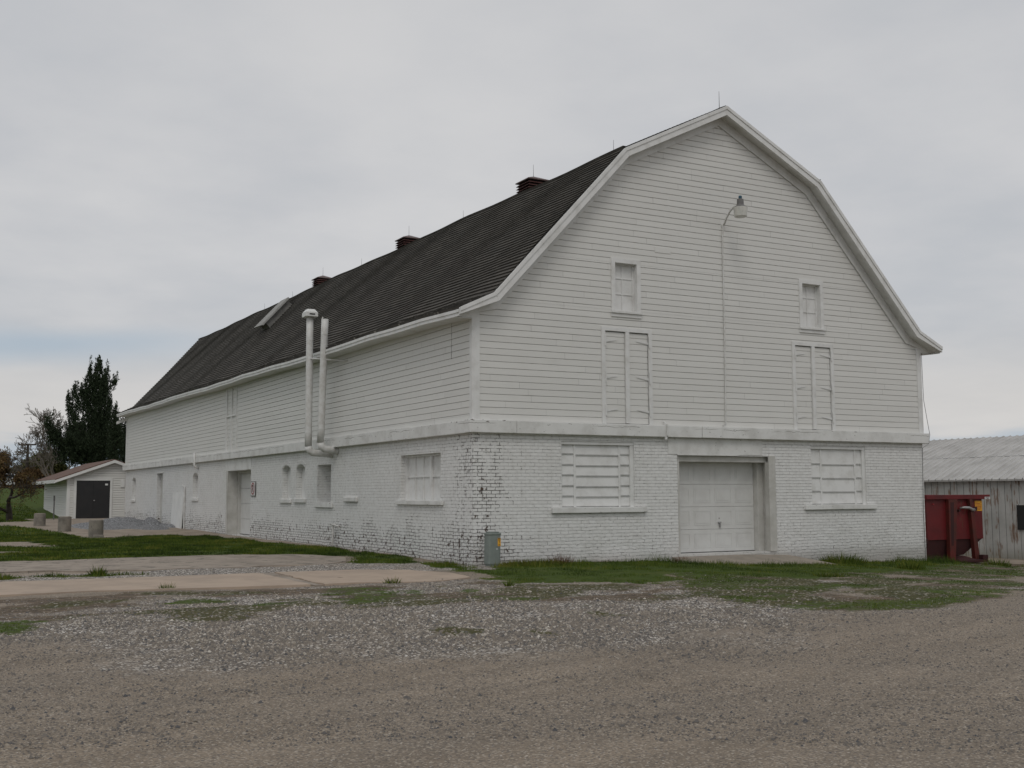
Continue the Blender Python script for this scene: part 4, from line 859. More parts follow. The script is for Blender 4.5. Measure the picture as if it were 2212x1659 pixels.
m_.build('label_print', M['blacktxt'], lb); m_ = MB(); m_.poly((.355, -.4925, .725), (.372, -.4925, .705), (.389, -.4925, .725)); m_.build('label_print', M['blacktxt'], lb); m_ = MB(); m_.box(.352, .39, -.4925, -.491, .665, .672); m_.box(.358, .385, -.4925, -.491, .648, .656)
m_.build('label_print', M['blacktxt'], lb)
m_ = MB(); m_.poly((.295, -.4885, .565), (.315, -.4885, .595), (.335, -.4885, .57), (.33, -.4885, .56), (.315, -.4885, .575), (.305, -.4885, .56)); m_.build('white_mark', M['whitetxt'], pe)
# ================================================================== red container
def container():
    gz = -.32; o = empty('dumpster', (17.8, 3.3, gz), 'dark red steel waste hopper with yellow sticker behind the barn corner', 'dumpster')
    y0, y1 = 2.5, 4.4
    m_ = MB(); m_.prism([(16.45, y0, .28), (18.9, y0, .28), (18.9, y0, 1.5), (16.45, y0, 1.5)], (0, y1-y0, 0)); m_.build('body', M['red'], o)
    m_ = MB(); m_.prism([(16.5, y0+.12, -.22), (17.8, y0+.12, -.22), (18.12, y0+.12, -.2), (18.88, y0+.03, .279), (16.5, y0+.03, .279)], (0, y1-y0-.15, 0)); m_.build('hopper_bottom', M['darkred'], o)
    m_ = MB(); m_.box(16.38, 19.18, y0-.09, y0+.02, 1.49, 1.63); m_.box(16.38, 19.18, y1-.02, y1+.09, 1.49, 1.63); m_.box(16.38, 16.48, y0, y1, 1.49, 1.62); m_.box(18.88, 18.98, y0, y1, 1.49, 1.62); rl = m_.build('top_rail', M['red'], o, bevel=.012)
    m_ = MB(); m_.box(18.93, 19.18, y0-.094, y0-.091, 1.49, 1.56); pl = m_.build('number_plate', M['whitetxt'], o)
    m_ = MB()
    for k, ch in enumerate('14887'): 
        xx = 18.945+k*.045; sg_ = {'1': 'bc', '4': 'bcfg', '8': 'abcdefg', '7': 'abc'}[ch]
        S7 = {'a': (0, .03, .045, .05), 'b': (.024, .03, .025, .05), 'c': (.024, .03, 0, .025), 'd': (0, .03, 0, .006), 'e': (0, .006, 0, .025), 'f': (0, .006, .025, .05), 'g': (0, .03, .022, .028)}
        for q in sg_: a, b_, c_, d_ = S7[q]; m_.box(xx+a, xx+b_, y0-.097, y0-.0945, 1.5+c_, 1.5+d_)
    m_.build('number_print', M['blacktxt'], pl)
    # uprights: pairs of tapered plates and a leaning leg
    def upright(P, th=.14): m_ = MB(); m_.prism([(a, y0-.13, b_) for a, b_ in P], (0, th, 0)); return m_.build('upright', M['red2'], o, bevel=.006)
    upright([(17.25, -.38), (17.48, -.38), (17.66, 1.49), (17.28, 1.49)]); upright([(18.36, -.34), (18.56, -.33), (18.36, 1.2), (18.33, 1.49), (18.2, 1.49), (18.24, 1.1)])
    m_ = MB(); m_.prism([(17.32, y0-.133, .1), (17.42, y0-.133, .1), (17.5, y0-.133, 1.4), (17.34, y0-.133, 1.4)], (0, .003, 0)); m_.build('rib_recess', M['darkred'], o)
    m_ = MB(); m_.tube([(17.86, y0-.04, 1.22), (17.95, y0-.12, 1.24), (18.15, y0-.14, 1.23), (18.28, y0-.14, 1.17), (18.4, y0-.14, 1.17)], [.03, .04, .045, .05, .05], 10); m_.build('hinge_bar', M['steel'], o, smooth=True)
    m_ = MB(); m_.tube([(18.42, y0-.14, 1.14), (18.42, y0-.14, 1.26)], .06, 10); m_.build('pivot', M['darkred'], o); m_ = MB(); m_.tube([(17.78, y0-.02, 1.15), (17.78, y0-.1, 1.15)], .04, 10); m_.build('pivot', M['darkred'], o)
    m_ = MB(); m_.box(18.58, 18.9, y0-.006, y0-.001, 1.13, 1.44); st = m_.build('warning_sticker', M['yellow'], o)
    m_ = MB()
    for k in range(6):
        for j in range(5): 
            if random.random() < .8: m_.box(18.605+j*.056, 18.645+j*.056+random.random()*.008, y0-.009, y0-.0065, 1.165+k*.045, 1.183+k*.045)
    m_.build('sticker_print', M['redtxt'], st)
    m_ = MB(); m_.lathe((16.72, y0-.02, 1.35), [(.03, -.02), (.03, .02)], 8); m_.build('reflector', M['redtxt'], o)
    m_ = MB(); m_.box(17.48, 18.72, y0-.3, y0+.6, -.42, -.34); m_.hexa([(17.5, y0-.25, -.339), (18.3, y0-.25, -.339), (18.3, y0+.5, -.339), (17.5, y0+.5, -.339), (17.7, y0, -.25), (18.0, y0, -.22), (18.0, y0+.4, -.22), (17.7, y0+.4, -.25)]); m_.box(18.5, 18.72, y0-.3, y0-.1, -.339, -.2); m_.box(16.5, 17.4, y0+.1, y0+.2, -.45, -.221); m_.build('skid_base', M['darkred'], o, bevel=.01)
    m_ = MB(); m_.box(16.36, 16.449, y0-.03, y0+.05, .2, .32); m_.build('hook', M['darkred'], o)
container()
# ================================================================== sheet-metal shed on the right
ms_ = empty('metal_shed', (22.3, 5, -.6), 'long low sheet-metal shed with pale ribbed roof and rust-streaked grey wall', 'shed')
XS, YA, YB, ZE = 22.3, -8., 40., 2.2; m_ = MB(); rr = random.Random(5)
yy = YA
while yy < YB:
    m_.quad((XS-.022, yy, -1.2), (XS-.004, yy+.28, -1.2), (XS-.004, yy+.28, ZE), (XS-.022, yy, ZE)); m_.quad((XS-.004, yy+.28, -1.2), (XS-.022, yy+.28, -1.2), (XS-.022, yy+.28, ZE), (XS-.004, yy+.28, ZE)); yy += .28
RW = 4.; RH = 3.79
m_.poly((XS, YA, -1.2), (XS+2*RW, YA, -1.2), (XS+2*RW, YA, ZE), (XS+RW, YA, RH-.05), (XS, YA, ZE)); m_.poly((XS, YB, -1.2), (XS+2*RW, YB, -1.2), (XS+2*RW, YB, ZE), (XS+RW, YB, RH-.05), (XS, YB, ZE)); m_.quad((XS+2*RW, YA, -1.2), (XS+2*RW, YB, -1.2), (XS+2*RW, YB, ZE), (XS+2*RW, YA, ZE))
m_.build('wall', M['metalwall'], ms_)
m_ = MB(); yy = YA-.2
def rpt(s_, u, y_, h): # u 0 eave..1 ridge, slightly bowed sheets in two lengths
    x_ = XS-.15+(RW+.15)*u; z_ = ZE-.06+(RH-ZE+.06)*(u+.06*math.sin(math.pi*u)); return (x_ if s_ > 0 else 2*(XS+RW)-x_, y_, z_+h)
while yy < YB+.2:
    for s_ in (1, -1):
        for (u0, u1, lift) in ((0, .45, .0), (.44, 1., .012)):
            h0 = lift+rr.uniform(-.004, .004)
            for a, b_ in ((u0, (u0+u1)/2), ((u0+u1)/2, u1)):
                m_.quad(rpt(s_, a, yy, h0), rpt(s_, a, yy+.26, h0), rpt(s_, b_, yy+.26, h0), rpt(s_, b_, yy, h0))
                m_.hexa([rpt(s_, a, yy+.25, h0), rpt(s_, a, yy+.31, h0), rpt(s_, b_, yy+.31, h0), rpt(s_, b_, yy+.25, h0), rpt(s_, a, yy+.265, h0+.035), rpt(s_, a, yy+.29, h0+.035), rpt(s_, b_, yy+.29, h0+.035), rpt(s_, b_, yy+.265, h0+.035)])
            if u0 == 0: m_.quad(rpt(s_, 0, yy, h0), rpt(s_, 0, yy+.3, h0), rpt(s_, 0, yy+.3, h0-.06), rpt(s_, 0, yy, h0-.06))
    yy += .30
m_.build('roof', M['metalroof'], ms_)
m_ = MB(); m_.box(XS-.06, XS-.032, 2.6, 3.83, .45, 1.27); wn = m_.build('window', M['dark'], ms_); m_ = MB(); m_.box(XS-.06, XS-.051, 2.55, 3.85, 1.27, 1.31); m_.build('window_head', M['metalwall'], wn)
# ================================================================== white garage, left
gz = .42; wg = empty('garage', (-.1, 51, gz), 'small white vinyl-sided garage with black double doors beyond the barn', 'garage')
GY, GYB, GX0, GX1, GZE, GZR = 46., 57., -2.23, 2.55, 2.78, 3.66
m_ = MB(); co = .135; z_ = gz-.3; XR = .17
def grange(z_):
    if z_ <= GZE: return GX0, GX1
    k = (z_-GZE)/(GZR-GZE); return GX0+(XR-GX0)*k, GX1+(XR-GX1)*k
while z_ < GZR-.02:
    zt = min(z_+co, GZR-.01); m_.var = random.random(); a, b_ = grange(z_), grange(zt); m_.quad((a[0], GY-.045, z_), (a[1], GY-.045, z_), (b_[1], GY-.030, zt-.02), (b_[0], GY-.030, zt-.02)); m_.quad((b_[0], GY-.030, zt-.02), (b_[1], GY-.030, zt-.02), (b_[1], GY, zt), (b_[0], GY, zt)); m_.quad((a[0], GY, z_), (a[1], GY, z_), (a[1], GY-.045, z_), (a[0], GY-.045, z_))
    if z_ < GZE:
        zt = min(zt, GZE); m_.quad((GX0-.045, GY, z_), (GX0-.045, GYB, z_), (GX0-.03, GYB, zt-.02), (GX0-.03, GY, zt-.02)); m_.quad((GX0-.03, GY, zt-.02), (GX0-.03, GYB, zt-.02), (GX0, GYB, zt), (GX0, GY, zt)); m_.quad((GX0, GY, z_), (GX0, GYB, z_), (GX0-.045, GYB, z_), (GX0-.045, GY, z_))
    z_ += co
m_.quad((GX1, GY, 0), (GX1, GYB, 0), (GX1, GYB, GZE), (GX1, GY, GZE)); m_.poly((GX0, GYB, 0), (GX1, GYB, 0), (GX1, GYB, GZE), (XR, GYB, GZR), (GX0, GYB, GZE))
m_.build('wall', M['siding'], wg)
m_ = MB(); OV = .38; s1 = (GZR-GZE)/(XR-GX0)
def rf(x_): return GZR+.06-s1*abs(x_-XR)
for xe in (GX0-OV-.35, GX1+OV):
    m_.hexa([(xe, GY-.35, rf(xe)), (XR, GY-.35, rf(XR)), (XR, GYB+.3, rf(XR)), (xe, GYB+.3, rf(xe)), (xe, GY-.35, rf(xe)+.05), (XR, GY-.35, rf(XR)+.05), (XR, GYB+.3, rf(XR)+.05), (xe, GYB+.3, rf(xe)+.05)])
m_.build('roof', M['brown_roof'], wg)
m_ = MB(); xe = GX0-OV-.35
for a in (xe, GX1+OV): m_.hexa([(a, GY-.37, rf(a)-.15), (XR, GY-.37, rf(XR)-.17), (XR, GY-.34, rf(XR)-.17), (a, GY-.34, rf(a)-.15), (a, GY-.37, rf(a)-.005), (XR, GY-.37, rf(XR)-.005), (XR, GY-.34, rf(XR)-.005), (a, GY-.34, rf(a)-.005)])
m_.box(xe-.03, xe, GY-.37, GYB+.3, rf(xe)-.17, rf(xe)+.02); m_.hexa([(xe, GY-.33, rf(xe)-.15), (GX0, GY-.33, GZE-.06), (GX0, GYB, GZE-.06), (xe, GYB, rf(xe)-.15), (xe, GY-.33, rf(xe)-.13), (GX0, GY-.33, GZE-.04), (GX0, GYB, GZE-.04), (xe, GYB, rf(xe)-.13)])
m_.build('fascia', M['vinyl'], wg)
m_ = MB(); m_.box(-1.79, .0, GY-.07, GY-.046, gz-.1, 2.55); dd = m_.build('double_door', M['black_door'], wg)
m_ = MB(); m_.box(-.905, -.893, GY-.076, GY-.071, gz, 2.54); m_.build('door_meeting_strip', M['dark'], dd)
m_ = MB(); m_.box(-1.93, -1.791, GY-.08, GY-.046, gz-.1, 2.69); m_.box(.001, .13, GY-.08, GY-.046, gz-.1, 2.69); m_.box(-1.79, 0, GY-.08, GY-.046, 2.551, 2.68); m_.build('door_frame', M['vinyl'], wg)
m_ = MB(); m_.lathe((-.84, GY-.11, 1.43), [(.03, -.03), (.04, 0), (.03, .03)], 10); m_.build('door_knob', M['steel'], dd)
m_ = MB(); m_.box(-.27, -.12, GY-.078, GY-.071, 2.28, 2.38); m_.build('door_notice', M['whitetxt'], dd)
m_ = MB(); m_.box(GX0-.06, GX0+.1, GY-.06, GY+.05, gz-.1, GZE-.02); m_.build('corner_trim', M['vinyl'], wg); m_ = MB(); m_.box(.57, .78, GY-.1, GY-.02, 2.18, 2.62); m_.build('meter_box', M['vinyl'], wg)
m_ = MB(); m_.box(-1.9, .2, GY-1.2, GY-.05, .2, gz+.02); tag(m_.build('threshold_pad', M['apron'], wg))
# ================================================================== bollards, pile, post
for i, (bx, by, r, h, lb) in enumerate([(-4.95, 33.6, .255, .63, 'concrete cylinder block farthest from the barn, leftmost of the three'), (-4.83, 26.1, .25, .66, 'middle one of the three round concrete blocks'), (-4.62, 19.65, .245, .70, 'stained concrete cylinder with a low step, nearest the gravel pile')]):
    zb = Tz(bx, by)-.08; o = empty('concrete_block', (bx, by, zb), lb, 'concrete block', 'concrete cylinder blocks along the drive')
    m_ = MB(); m_.lathe((bx, by, zb), [(r, 0), (r*1.0, .1), (r*.985, h*.6), (r*.98, h-.03), (r*.94, h)], 26); m_.build('cylinder', M['concrete'], o)
    m_ = MB(); m_.lathe((bx, by, zb+h), [(r*.8, .0), (r*.78, .012)], 22); m_.build('cap_face', M['apron'], o)
    if i == 2: m_ = MB(); m_.box(bx-.13, bx+.2, by-.42, by-.2, zb, zb+.2); m_.build('step_block', M['concrete'], o, bevel=.02)
def f_pile(t):
    c, d1, r1 = stone_pat(t, t.pos(), 24, [(0, (.14, .145, .15)), (.5, (.27, .275, .28)), (1, (.45, .455, .46))]); n = t.noise(t.pos(), 30, 4, .7)
    return {'Base Color': t.mix(t.sstep(d1, .4, .7), c, (.10, .10, .105)), 'Roughness': .9, 'Normal': t.bump(t.m('SUBTRACT', n, d1), .8, .03)}
M['pile'] = mat('grey_gravel_heap', f_pile)
px_, py_ = np.meshgrid(np.linspace(-4.6, .02, 90), np.linspace(20.5, 42, 150), indexing='ij'); hx, hy = px_.ravel(), py_.ravel()
hh = np.zeros_like(hx)
for (cx_, cy_, rx, ry, h) in ((-1.9, 31.5, 1.3, 4.5, .50), (-1.2, 33.5, 1.2, 4, .46), (-.75, 30.2, .55, 1.5, .52), (-.3, 28.9, .5, 1.2, .25), (-2.9, 31, 1.3, 5, .28), (.0, 33, .9, 3.0, .25), (-.15, 25.8, .6, 1.4, .08), (-1.3, 28, 1.0, 3, .2)):
    q = np.sqrt(((hx-cx_)/rx)**2+((hy-cy_)/ry)**2); hh = np.maximum(hh, h*np.clip(1-q**1.6, 0, 1))
hh = hh+np.where(hh > .01, (vnoise(hx, hy, 2.5, 4)-.5)*.10*np.clip(hh*6, 0, 1)+(vnoise(hx, hy, 14, 2)-.5)*.03, 0)
zz = T(hx, hy)-.06+hh*.88; idx = np.arange(len(hx)).reshape(90, 150)
fc = np.stack([idx[:-1, :-1], idx[1:, :-1], idx[1:, 1:], idx[:-1, 1:]], -1).reshape(-1, 4); keep = hh[fc].max(1) > .02
gp = bulk('gravel_pile', np.stack([hx, hy, zz], -1), 4, M['pile'], np.zeros(len(hx)), faces=fc[keep], org=None); tag(gp, 'low heap of grey crushed gravel against the far end of the brick wall', 'gravel pile')
m_ = MB(); zb = Tz(-3.1, 44.5); m_.box(-3.13, -3.07, 44.47, 44.53, zb-.1, zb+1.25); m_.box(-3.14, -3.06, 44.46, 44.54, zb+1.0, zb+1.28); tag(m_.build('marker_post', M['rod'], org=(-3.1, 44.5, zb)), 'thin grey marker post in front of the white garage side wall', 'post')
# dirt lumps behind the right corner
# ================================================================== vegetation
def near_ray(px, py, dist):    # ground-plane direction seen at a given place in the view, used to lay out the far trees
    v = f_+r_*((px-1106)/F)-u_*((py-829.5)/F); k = dist/math.hypot(v.x, v.y); return Vector((CX+v.x*k, CY+v.y*k, CZ+v.z*k))
LS = .54004
def Lp(x_, y_, dist): return near_ray((x_/2.765)*LS, (1400+y_/2.765)*LS, dist)
def tufts(cent, dirs, size, per, wid, rg_):
    n_ = len(cent); C_ = np.repeat(cent, per, 0); D_ = np.repeat(dirs, per, 0); q = rg_.normal(size=C_.shape)*.55; d_ = D_+q; d_ /= np.linalg.norm(d_, axis=1, keepdims=True)
    s_ = np.repeat(size, per)*rg_.uniform(.6, 1.1, len(C_)); side = np.cross(d_, rg_.normal(size=C_.shape)); side /= np.linalg.norm(side, axis=1, keepdims=True)+1e-9
    a = C_-side*wid*s_[:, None]; b_ = C_+side*wid*s_[:, None]; c_ = C_+d_*s_[:, None]
    return np.stack([a, b_, c_], 1).reshape(-1, 3)
def pine(spines, dist, label, seed, dens=1., name='pine_tree'):
    rg_ = np.random.default_rng(seed); base = Lp(*spines[0][0][0], dist); gz_ = Tz(base.x, base.y); o = empty(name, (base.x, base.y, gz_), label, 'tree')
    mpp = dist/F*LS/2.765; cs, ds, sz = [], [], []; tr = MB(); fwd2 = Vector((math.sin(YAW), math.cos(YAW), 0))
    for si, (pts, rads) in enumerate(spines):
        dep = rg_.uniform(-1.6, 1.6) if si else 0.
        P = [np.array(Lp(*p, dist)+fwd2*dep*(k/(len(pts)-1))) for k, p in enumerate(pts)]
        if si == 0: P[0][2] = gz_
        ln = sum(np.linalg.norm(P[k+1]-P[k]) for k in range(len(P)-1))
        if si < 30: tr.tube([tuple(p) for p in P], list(np.linspace(.16 if si == 0 else .07, .02, len(P))), 6)
        for k in range(len(P)-1):
            sl_ = np.linalg.norm(P[k+1]-P[k]); r0, r1 = rads[k]*mpp*.95, rads[k+1]*mpp*.72; n_ = int(sl_*(r0+r1)/2*300*dens)+4
            npl = max(5, int(n_/4.2)); tp = rg_.random(npl); cp = P[k]+(P[k+1]-P[k])*tp[:, None]; rp_ = r0+(r1-r0)*tp; an = rg_.random(npl)*2*np.pi; rad = rp_*np.sqrt(rg_.random(npl))
            off = np.stack([np.cos(an)*rad, np.sin(an)*rad, rg_.normal(size=npl)*.2], 1); cp = cp+off; cp[:, 2] += rad*.35-.25; hp = rg_.uniform(.45, 1.05, npl); wp = rg_.uniform(.06, .15, npl)
            per_ = 20; q_ = rg_.random((npl, per_)); wv = wp[:, None]*(1.1-.85*q_); c_ = np.stack([cp[:, 0, None]+rg_.normal(size=q_.shape)*wv*.8+off[:, 0, None]*.25*q_, cp[:, 1, None]+rg_.normal(size=q_.shape)*wv*.8+off[:, 1, None]*.25*q_, cp[:, 2, None]+q_*hp[:, None]], -1).reshape(-1, 3)
            dd_ = np.repeat(off/np.maximum(np.linalg.norm(off, axis=1, keepdims=True), .05)*.35, per_, 0)+np.array([0, 0, .9]); cs.append(c_); ds.append(dd_); sz.append(rg_.uniform(.10, .22, len(c_)))
    tr.build('trunk', M['bark'], o)
    cs, ds, sz = np.concatenate(cs), np.concatenate(ds), np.concatenate(sz); V = tufts(cs, ds, sz, 3, .17, rg_); va = np.clip(np.repeat(rg_.beta(2, 3, len(cs)), 9)+np.repeat(rg_.normal(size=len(cs)*3)*.1, 3), 0, 1)
    bulk('crown', V, 3, M['pine'], va, o)
pine([([(1112, 1300), (1125, 900), (1118, 600), (1108, 350), (1105, 170)], [110, 95, 85, 62, 14]),
      ([(1112, 900), (960, 740), (850, 560), (770, 410)], [60, 70, 62, 16]),
      ([(1112, 960), (860, 880), (730, 700), (678, 510)], [80, 95, 62, 18]),
      ([(1000, 1180), (780, 1080), (640, 940), (590, 800)], [110, 110, 65, 20]),
      ([(1120, 650), (1000, 500), (955, 400), (965, 300)], [55, 50, 34, 10]),
      ([(1060, 520), (1010, 330), (1005, 195)], [46, 30, 9]),
      ([(1130, 520), (1190, 400), (1218, 300)], [45, 34, 10]), ([(1050, 1150), (930, 1000), (880, 860)], [90, 80, 30]), ([(1080, 860), (1000, 720), (960, 620)], [60, 50, 18]), ([(900, 1100), (760, 980), (700, 860)], [100, 80, 40]),
      ([(1120, 560), (930, 590), (868, 440)], [60, 60, 18]),
      ([(1120, 900), (1185, 720), (1195, 560)], [60, 40, 14]),
      ([(1110, 450), (1050, 300), (1058, 190)], [50, 30, 10]), ([(1115, 450), (1145, 300), (1143, 190)], [45, 28, 12]),
      ([(1150, 1150), (900, 1120), (700, 1080), (610, 1000)], [120, 130, 100, 50]),
      ([(1112, 1250), (850, 1230), (680, 1180)], [110, 120, 80]), ([(1112, 1200), (1250, 1160), (1330, 1060)], [110, 90, 50]), ([(1000, 1050), (1180, 980), (1240, 900)], [90, 70, 30])],
     92, 'tall dark pine with upswept limbs behind the white garage', 21, 1.25)
pine([([(1262, 1280), (1255, 1050), (1262, 850), (1272, 690)], [80, 62, 52, 14]), ([(1260, 1100), (1330, 960), (1325, 810)], [60, 44, 12]), ([(1260, 1050), (1205, 930), (1215, 850)], [40, 30, 12])], 88, 'slim dark pine rising between the tall pine and the barn', 22, 1.2)
pine([([(1410, 1280), (1400, 1050), (1405, 900), (1402, 760)], [90, 80, 70, 20]), ([(1410, 1100), (1350, 950), (1360, 770)], [60, 50, 14]), ([(1400, 1100), (1330, 1000), (1300, 870)], [50, 40, 12]), ([(1420, 1000), (1480, 850), (1490, 740)], [60, 50, 14])], 96, 'dark pine partly hidden behind the far corner of the barn', 23, 1.1)
def grow(mb, p, d, ln, r, depth, rg_, tips, spread=.55, up=.12, minr=.012, kids=(2, 4), shrink=(.6, .82)):
    n_ = 4; pts = [p]; q = p
    for k in range(n_):
        d = (d+Vector(rg_.normal(size=3))*.13+Vector((0, 0, up*.35))).normalized(); q = q+d*ln/n_; pts.append(q)
    r1 = max(r*.62, minr); mb.tube(pts, [r+(r1-r)*k/n_ for k in range(n_+1)], 5 if r > .04 else 3, False); tips.append(q)
    if depth == 0: return
    for k in range(int(rg_.integers(kids[0], kids[1]+1))):
        ax = Vector(rg_.normal(size=3)).cross(d).normalized(); nd = (d+ax*rg_.uniform(.4, 1.)*spread*1.6+Vector((0, 0, up))).normalized(); st = pts[-1] if k == 0 else pts[int(rg_.integers(2, n_+1))]
        grow(mb, st, nd, ln*rg_.uniform(*shrink), max(r1*.78, minr), depth-1, rg_, tips, spread, up, minr, kids, shrink)
def bare_tree(base, h, label, seed, depth=6, lean=(0, 0, 0), leaf=None, leafn=3, leafsz=.12, name='bare_tree', mat_='palebark', spread=.55, r=.2, minr=.014, kids=(2, 3), cat='tree', ln0=.3, up=.12, stems=1):
    rg_ = np.random.default_rng(seed); o = empty(name, tuple(base), label, cat); mb = MB(); tips = []
    for k in range(stems):
        e = (k/(stems-1)-.5) if stems > 1 else 0
        grow(mb, Vector(base)-Vector((0, 0, .2)), (Vector((0, 0, 1))+Vector(lean)+Vector((e*.8, -e*.4, 0))).normalized(), h*ln0, r, depth, rg_, tips, spread, up, minr, kids)
    mb.build('trunk', M[mat_], o)
    if leaf:
        Tp = np.array([tuple(q) for q in tips]); Tp = np.repeat(Tp, leafn, 0)+rg_.normal(size=(len(Tp)*leafn, 3))*h*.035; dd_ = rg_.normal(size=Tp.shape); V = tufts(Tp, dd_/np.linalg.norm(dd_, axis=1, keepdims=True), np.full(len(Tp), leafsz), 3, .35, rg_)
        bulk('crown', V, 3, M[leaf], np.clip(np.repeat(rg_.random(len(Tp)), 9), 0, 1), o)
b0 = Lp(640, 1290, 105); b0.z = Tz(b0.x, b0.y)
bare_tree(b0, 8.6, 'leafless pale tree leaning left beside the tall pine', 5, 7, (-.30, .2, .1), None, r=.12, spread=.42, minr=.016, kids=(2, 3), ln0=.25, up=.05, stems=5)
b0 = Lp(560, 1290, 112); b0.z = Tz(b0.x, b0.y)
bare_tree(b0, 6.2, 'thin leafless tree behind the pole and the pines', 8, 6, (-.5, 0, 0), None, r=.09, spread=.5, minr=.016, kids=(2, 3), ln0=.25, up=.05, stems=3)
def bush(cx_, cy_, dist, wpx, hpx, m, label, seed, name='bushy_tree', dens=1., sz0=.16):
    rg_ = np.random.default_rng(seed); b_ = Lp(cx_, cy_, dist); gz_ = Tz(b_.x, b_.y); o = empty(name, (b_.x, b_.y, gz_), label, 'tree'); mpp = dist/F*LS/2.765
    w_, top_ = wpx*mpp/2, Lp(cx_, cy_-hpx, dist).z; H_ = top_-gz_; mb = MB(); tips = []
    for k in range(5): grow(mb, Vector((b_.x, b_.y, gz_-.1)), Vector((rg_.normal()*.35, rg_.normal()*.35, 1)).normalized(), H_*.35, .07, 4, rg_, tips, .5, .15, .015, (2, 3))
    mb.build('trunk', M['bark'], o); n_ = int(900*dens); cl_ = 34
    cen = rg_.normal(size=(cl_, 3))*np.array([w_*.45, w_*.45, H_*.22])+np.array([b_.x, b_.y, gz_+H_*.52]); cen[:, 2] = np.minimum(cen[:, 2], gz_+H_*(1-.28*np.minimum(1.5, ((cen[:, 0]-b_.x)/w_)**2))-.3)
    C_ = np.repeat(cen, n_//cl_*3, 0); C_ = C_+rg_.normal(size=C_.shape)*np.array([w_*.17, w_*.17, H_*.09]); C_[:, 2] = np.maximum(C_[:, 2], gz_+.05)
    dd_ = rg_.normal(size=C_.shape); V = tufts(C_, dd_/np.linalg.norm(dd_, axis=1, keepdims=True), np.full(len(C_), sz0), 3, .4, rg_); tone = np.repeat(rg_.uniform(-.25, .25, cl_), n_//cl_*3)
    bulk('crown', V, 3, M[m], np.clip(np.repeat(np.clip(rg_.beta(2, 2, len(C_))+tone, 0, 1), 9), 0, 1), o)
bush(430, 1460, 118, 330, 330, 'olive', 'round olive-green tree left of the garage roof', 31, dens=1.6)
bush(600, 1420, 112, 260, 290, 'olive', 'dull olive bushy tree under the pine beside the garage roof', 32, dens=1.5)
bush(235, 1470, 124, 260, 270, 'olive', 'small olive tree directly behind the utility pole', 33, dens=1.5)
bush(330, 1500, 108, 300, 200, 'brownleaf', 'low brown brushy tree in front of the utility pole', 34, dens=1.3)
bush(-20, 1480, 112, 260, 350, 'brownleaf', 'reddish brown tree at the left edge of the view', 35, dens=1.6)
bush(110, 1490, 126, 220, 190, 'brownleaf', 'low brown thicket tree beyond the cars', 36, dens=1.3)
rg_ = np.random.default_rng(99); cs, tn = [], []      # distant woodland either side of the picture
for k in range(150):
    a = YAW+(rg_.uniform(-1.7, -.49) if k < 95 else rg_.uniform(.5, 1.3)); dd = rg_.uniform(118, 165); bx, by = CX+math.sin(a)*dd, CY+math.cos(a)*dd; hh_ = rg_.uniform(4, 8.5); q = rg_.normal(size=(260, 3))*np.array([1.7, 1.7, hh_*.22])+np.array([bx, by, Tz(bx, by)+hh_*.45]); cs.append(q); tn.append(np.full(260, rg_.uniform(.1, .8)))
cs = np.concatenate(cs); tn = np.concatenate(tn); dd_ = rg_.normal(size=cs.shape); tag(bulk('woodland', tufts(cs, dd_/np.linalg.norm(dd_, axis=1, keepdims=True), np.full(len(cs), .5), 3, .4, rg_), 3, M['olive'], np.clip(np.repeat(tn+rg_.normal(size=len(cs))*.15, 9), 0, 1)), 'far-off spring woodland along the horizon', 'woodland', kind='stuff')
b0 = near_ray((65/1.8433)*LS, 1112, 64); b0.z = Tz(b0.x, b0.y)
bare_tree((b0.x, b0.y, b0.z), 5.4, 'small spreading tree with rusty buds on the far lawn', 17, 6, (-.05, 0, .3), 'rustleaf', 2, .075, 'budding_tree', 'bark', .78, .19, .012, (2, 3), ln0=.24, up=.05)
# utility pole
pb = Lp(300, 1300, 112); zb = Tz(pb.x, pb.y); pt = Lp(300, 1035, 112).z
po = empty('utility_pole', (pb.x, pb.y, zb), 'dark wooden utility pole with crossarm above the far trees', 'utility pole')
m_ = MB(); m_.tube([(pb.x, pb.y, zb-.3), (pb.x, pb.y, pt)], [.15, .11], 8); m_.build('pole', M['bark'], po)
m_ = MB(); v = Vector((math.cos(YAW), -math.sin(YAW), 0)); a = Vector((pb.x, pb.y, pt-.1)); m_.hexa([tuple(a+v*s_+Vector((0, d_, e))) for e in (-.07, .07) for s_, d_ in ((-.85, -.06), (.75, -.06), (.75, .06), (-.85, .06))]); m_.tube([tuple(a+v*-.8+Vector((0, 0, .07))), tuple(a+v*-.8+Vector((0, 0, .2)))], .04, 6); m_.tube([tuple(a+v*.7+Vector((0, 0, .07))), tuple(a+v*.7+Vector((0, 0, .2)))], .04, 6); m_.build('crossarm', M['bark'], po)
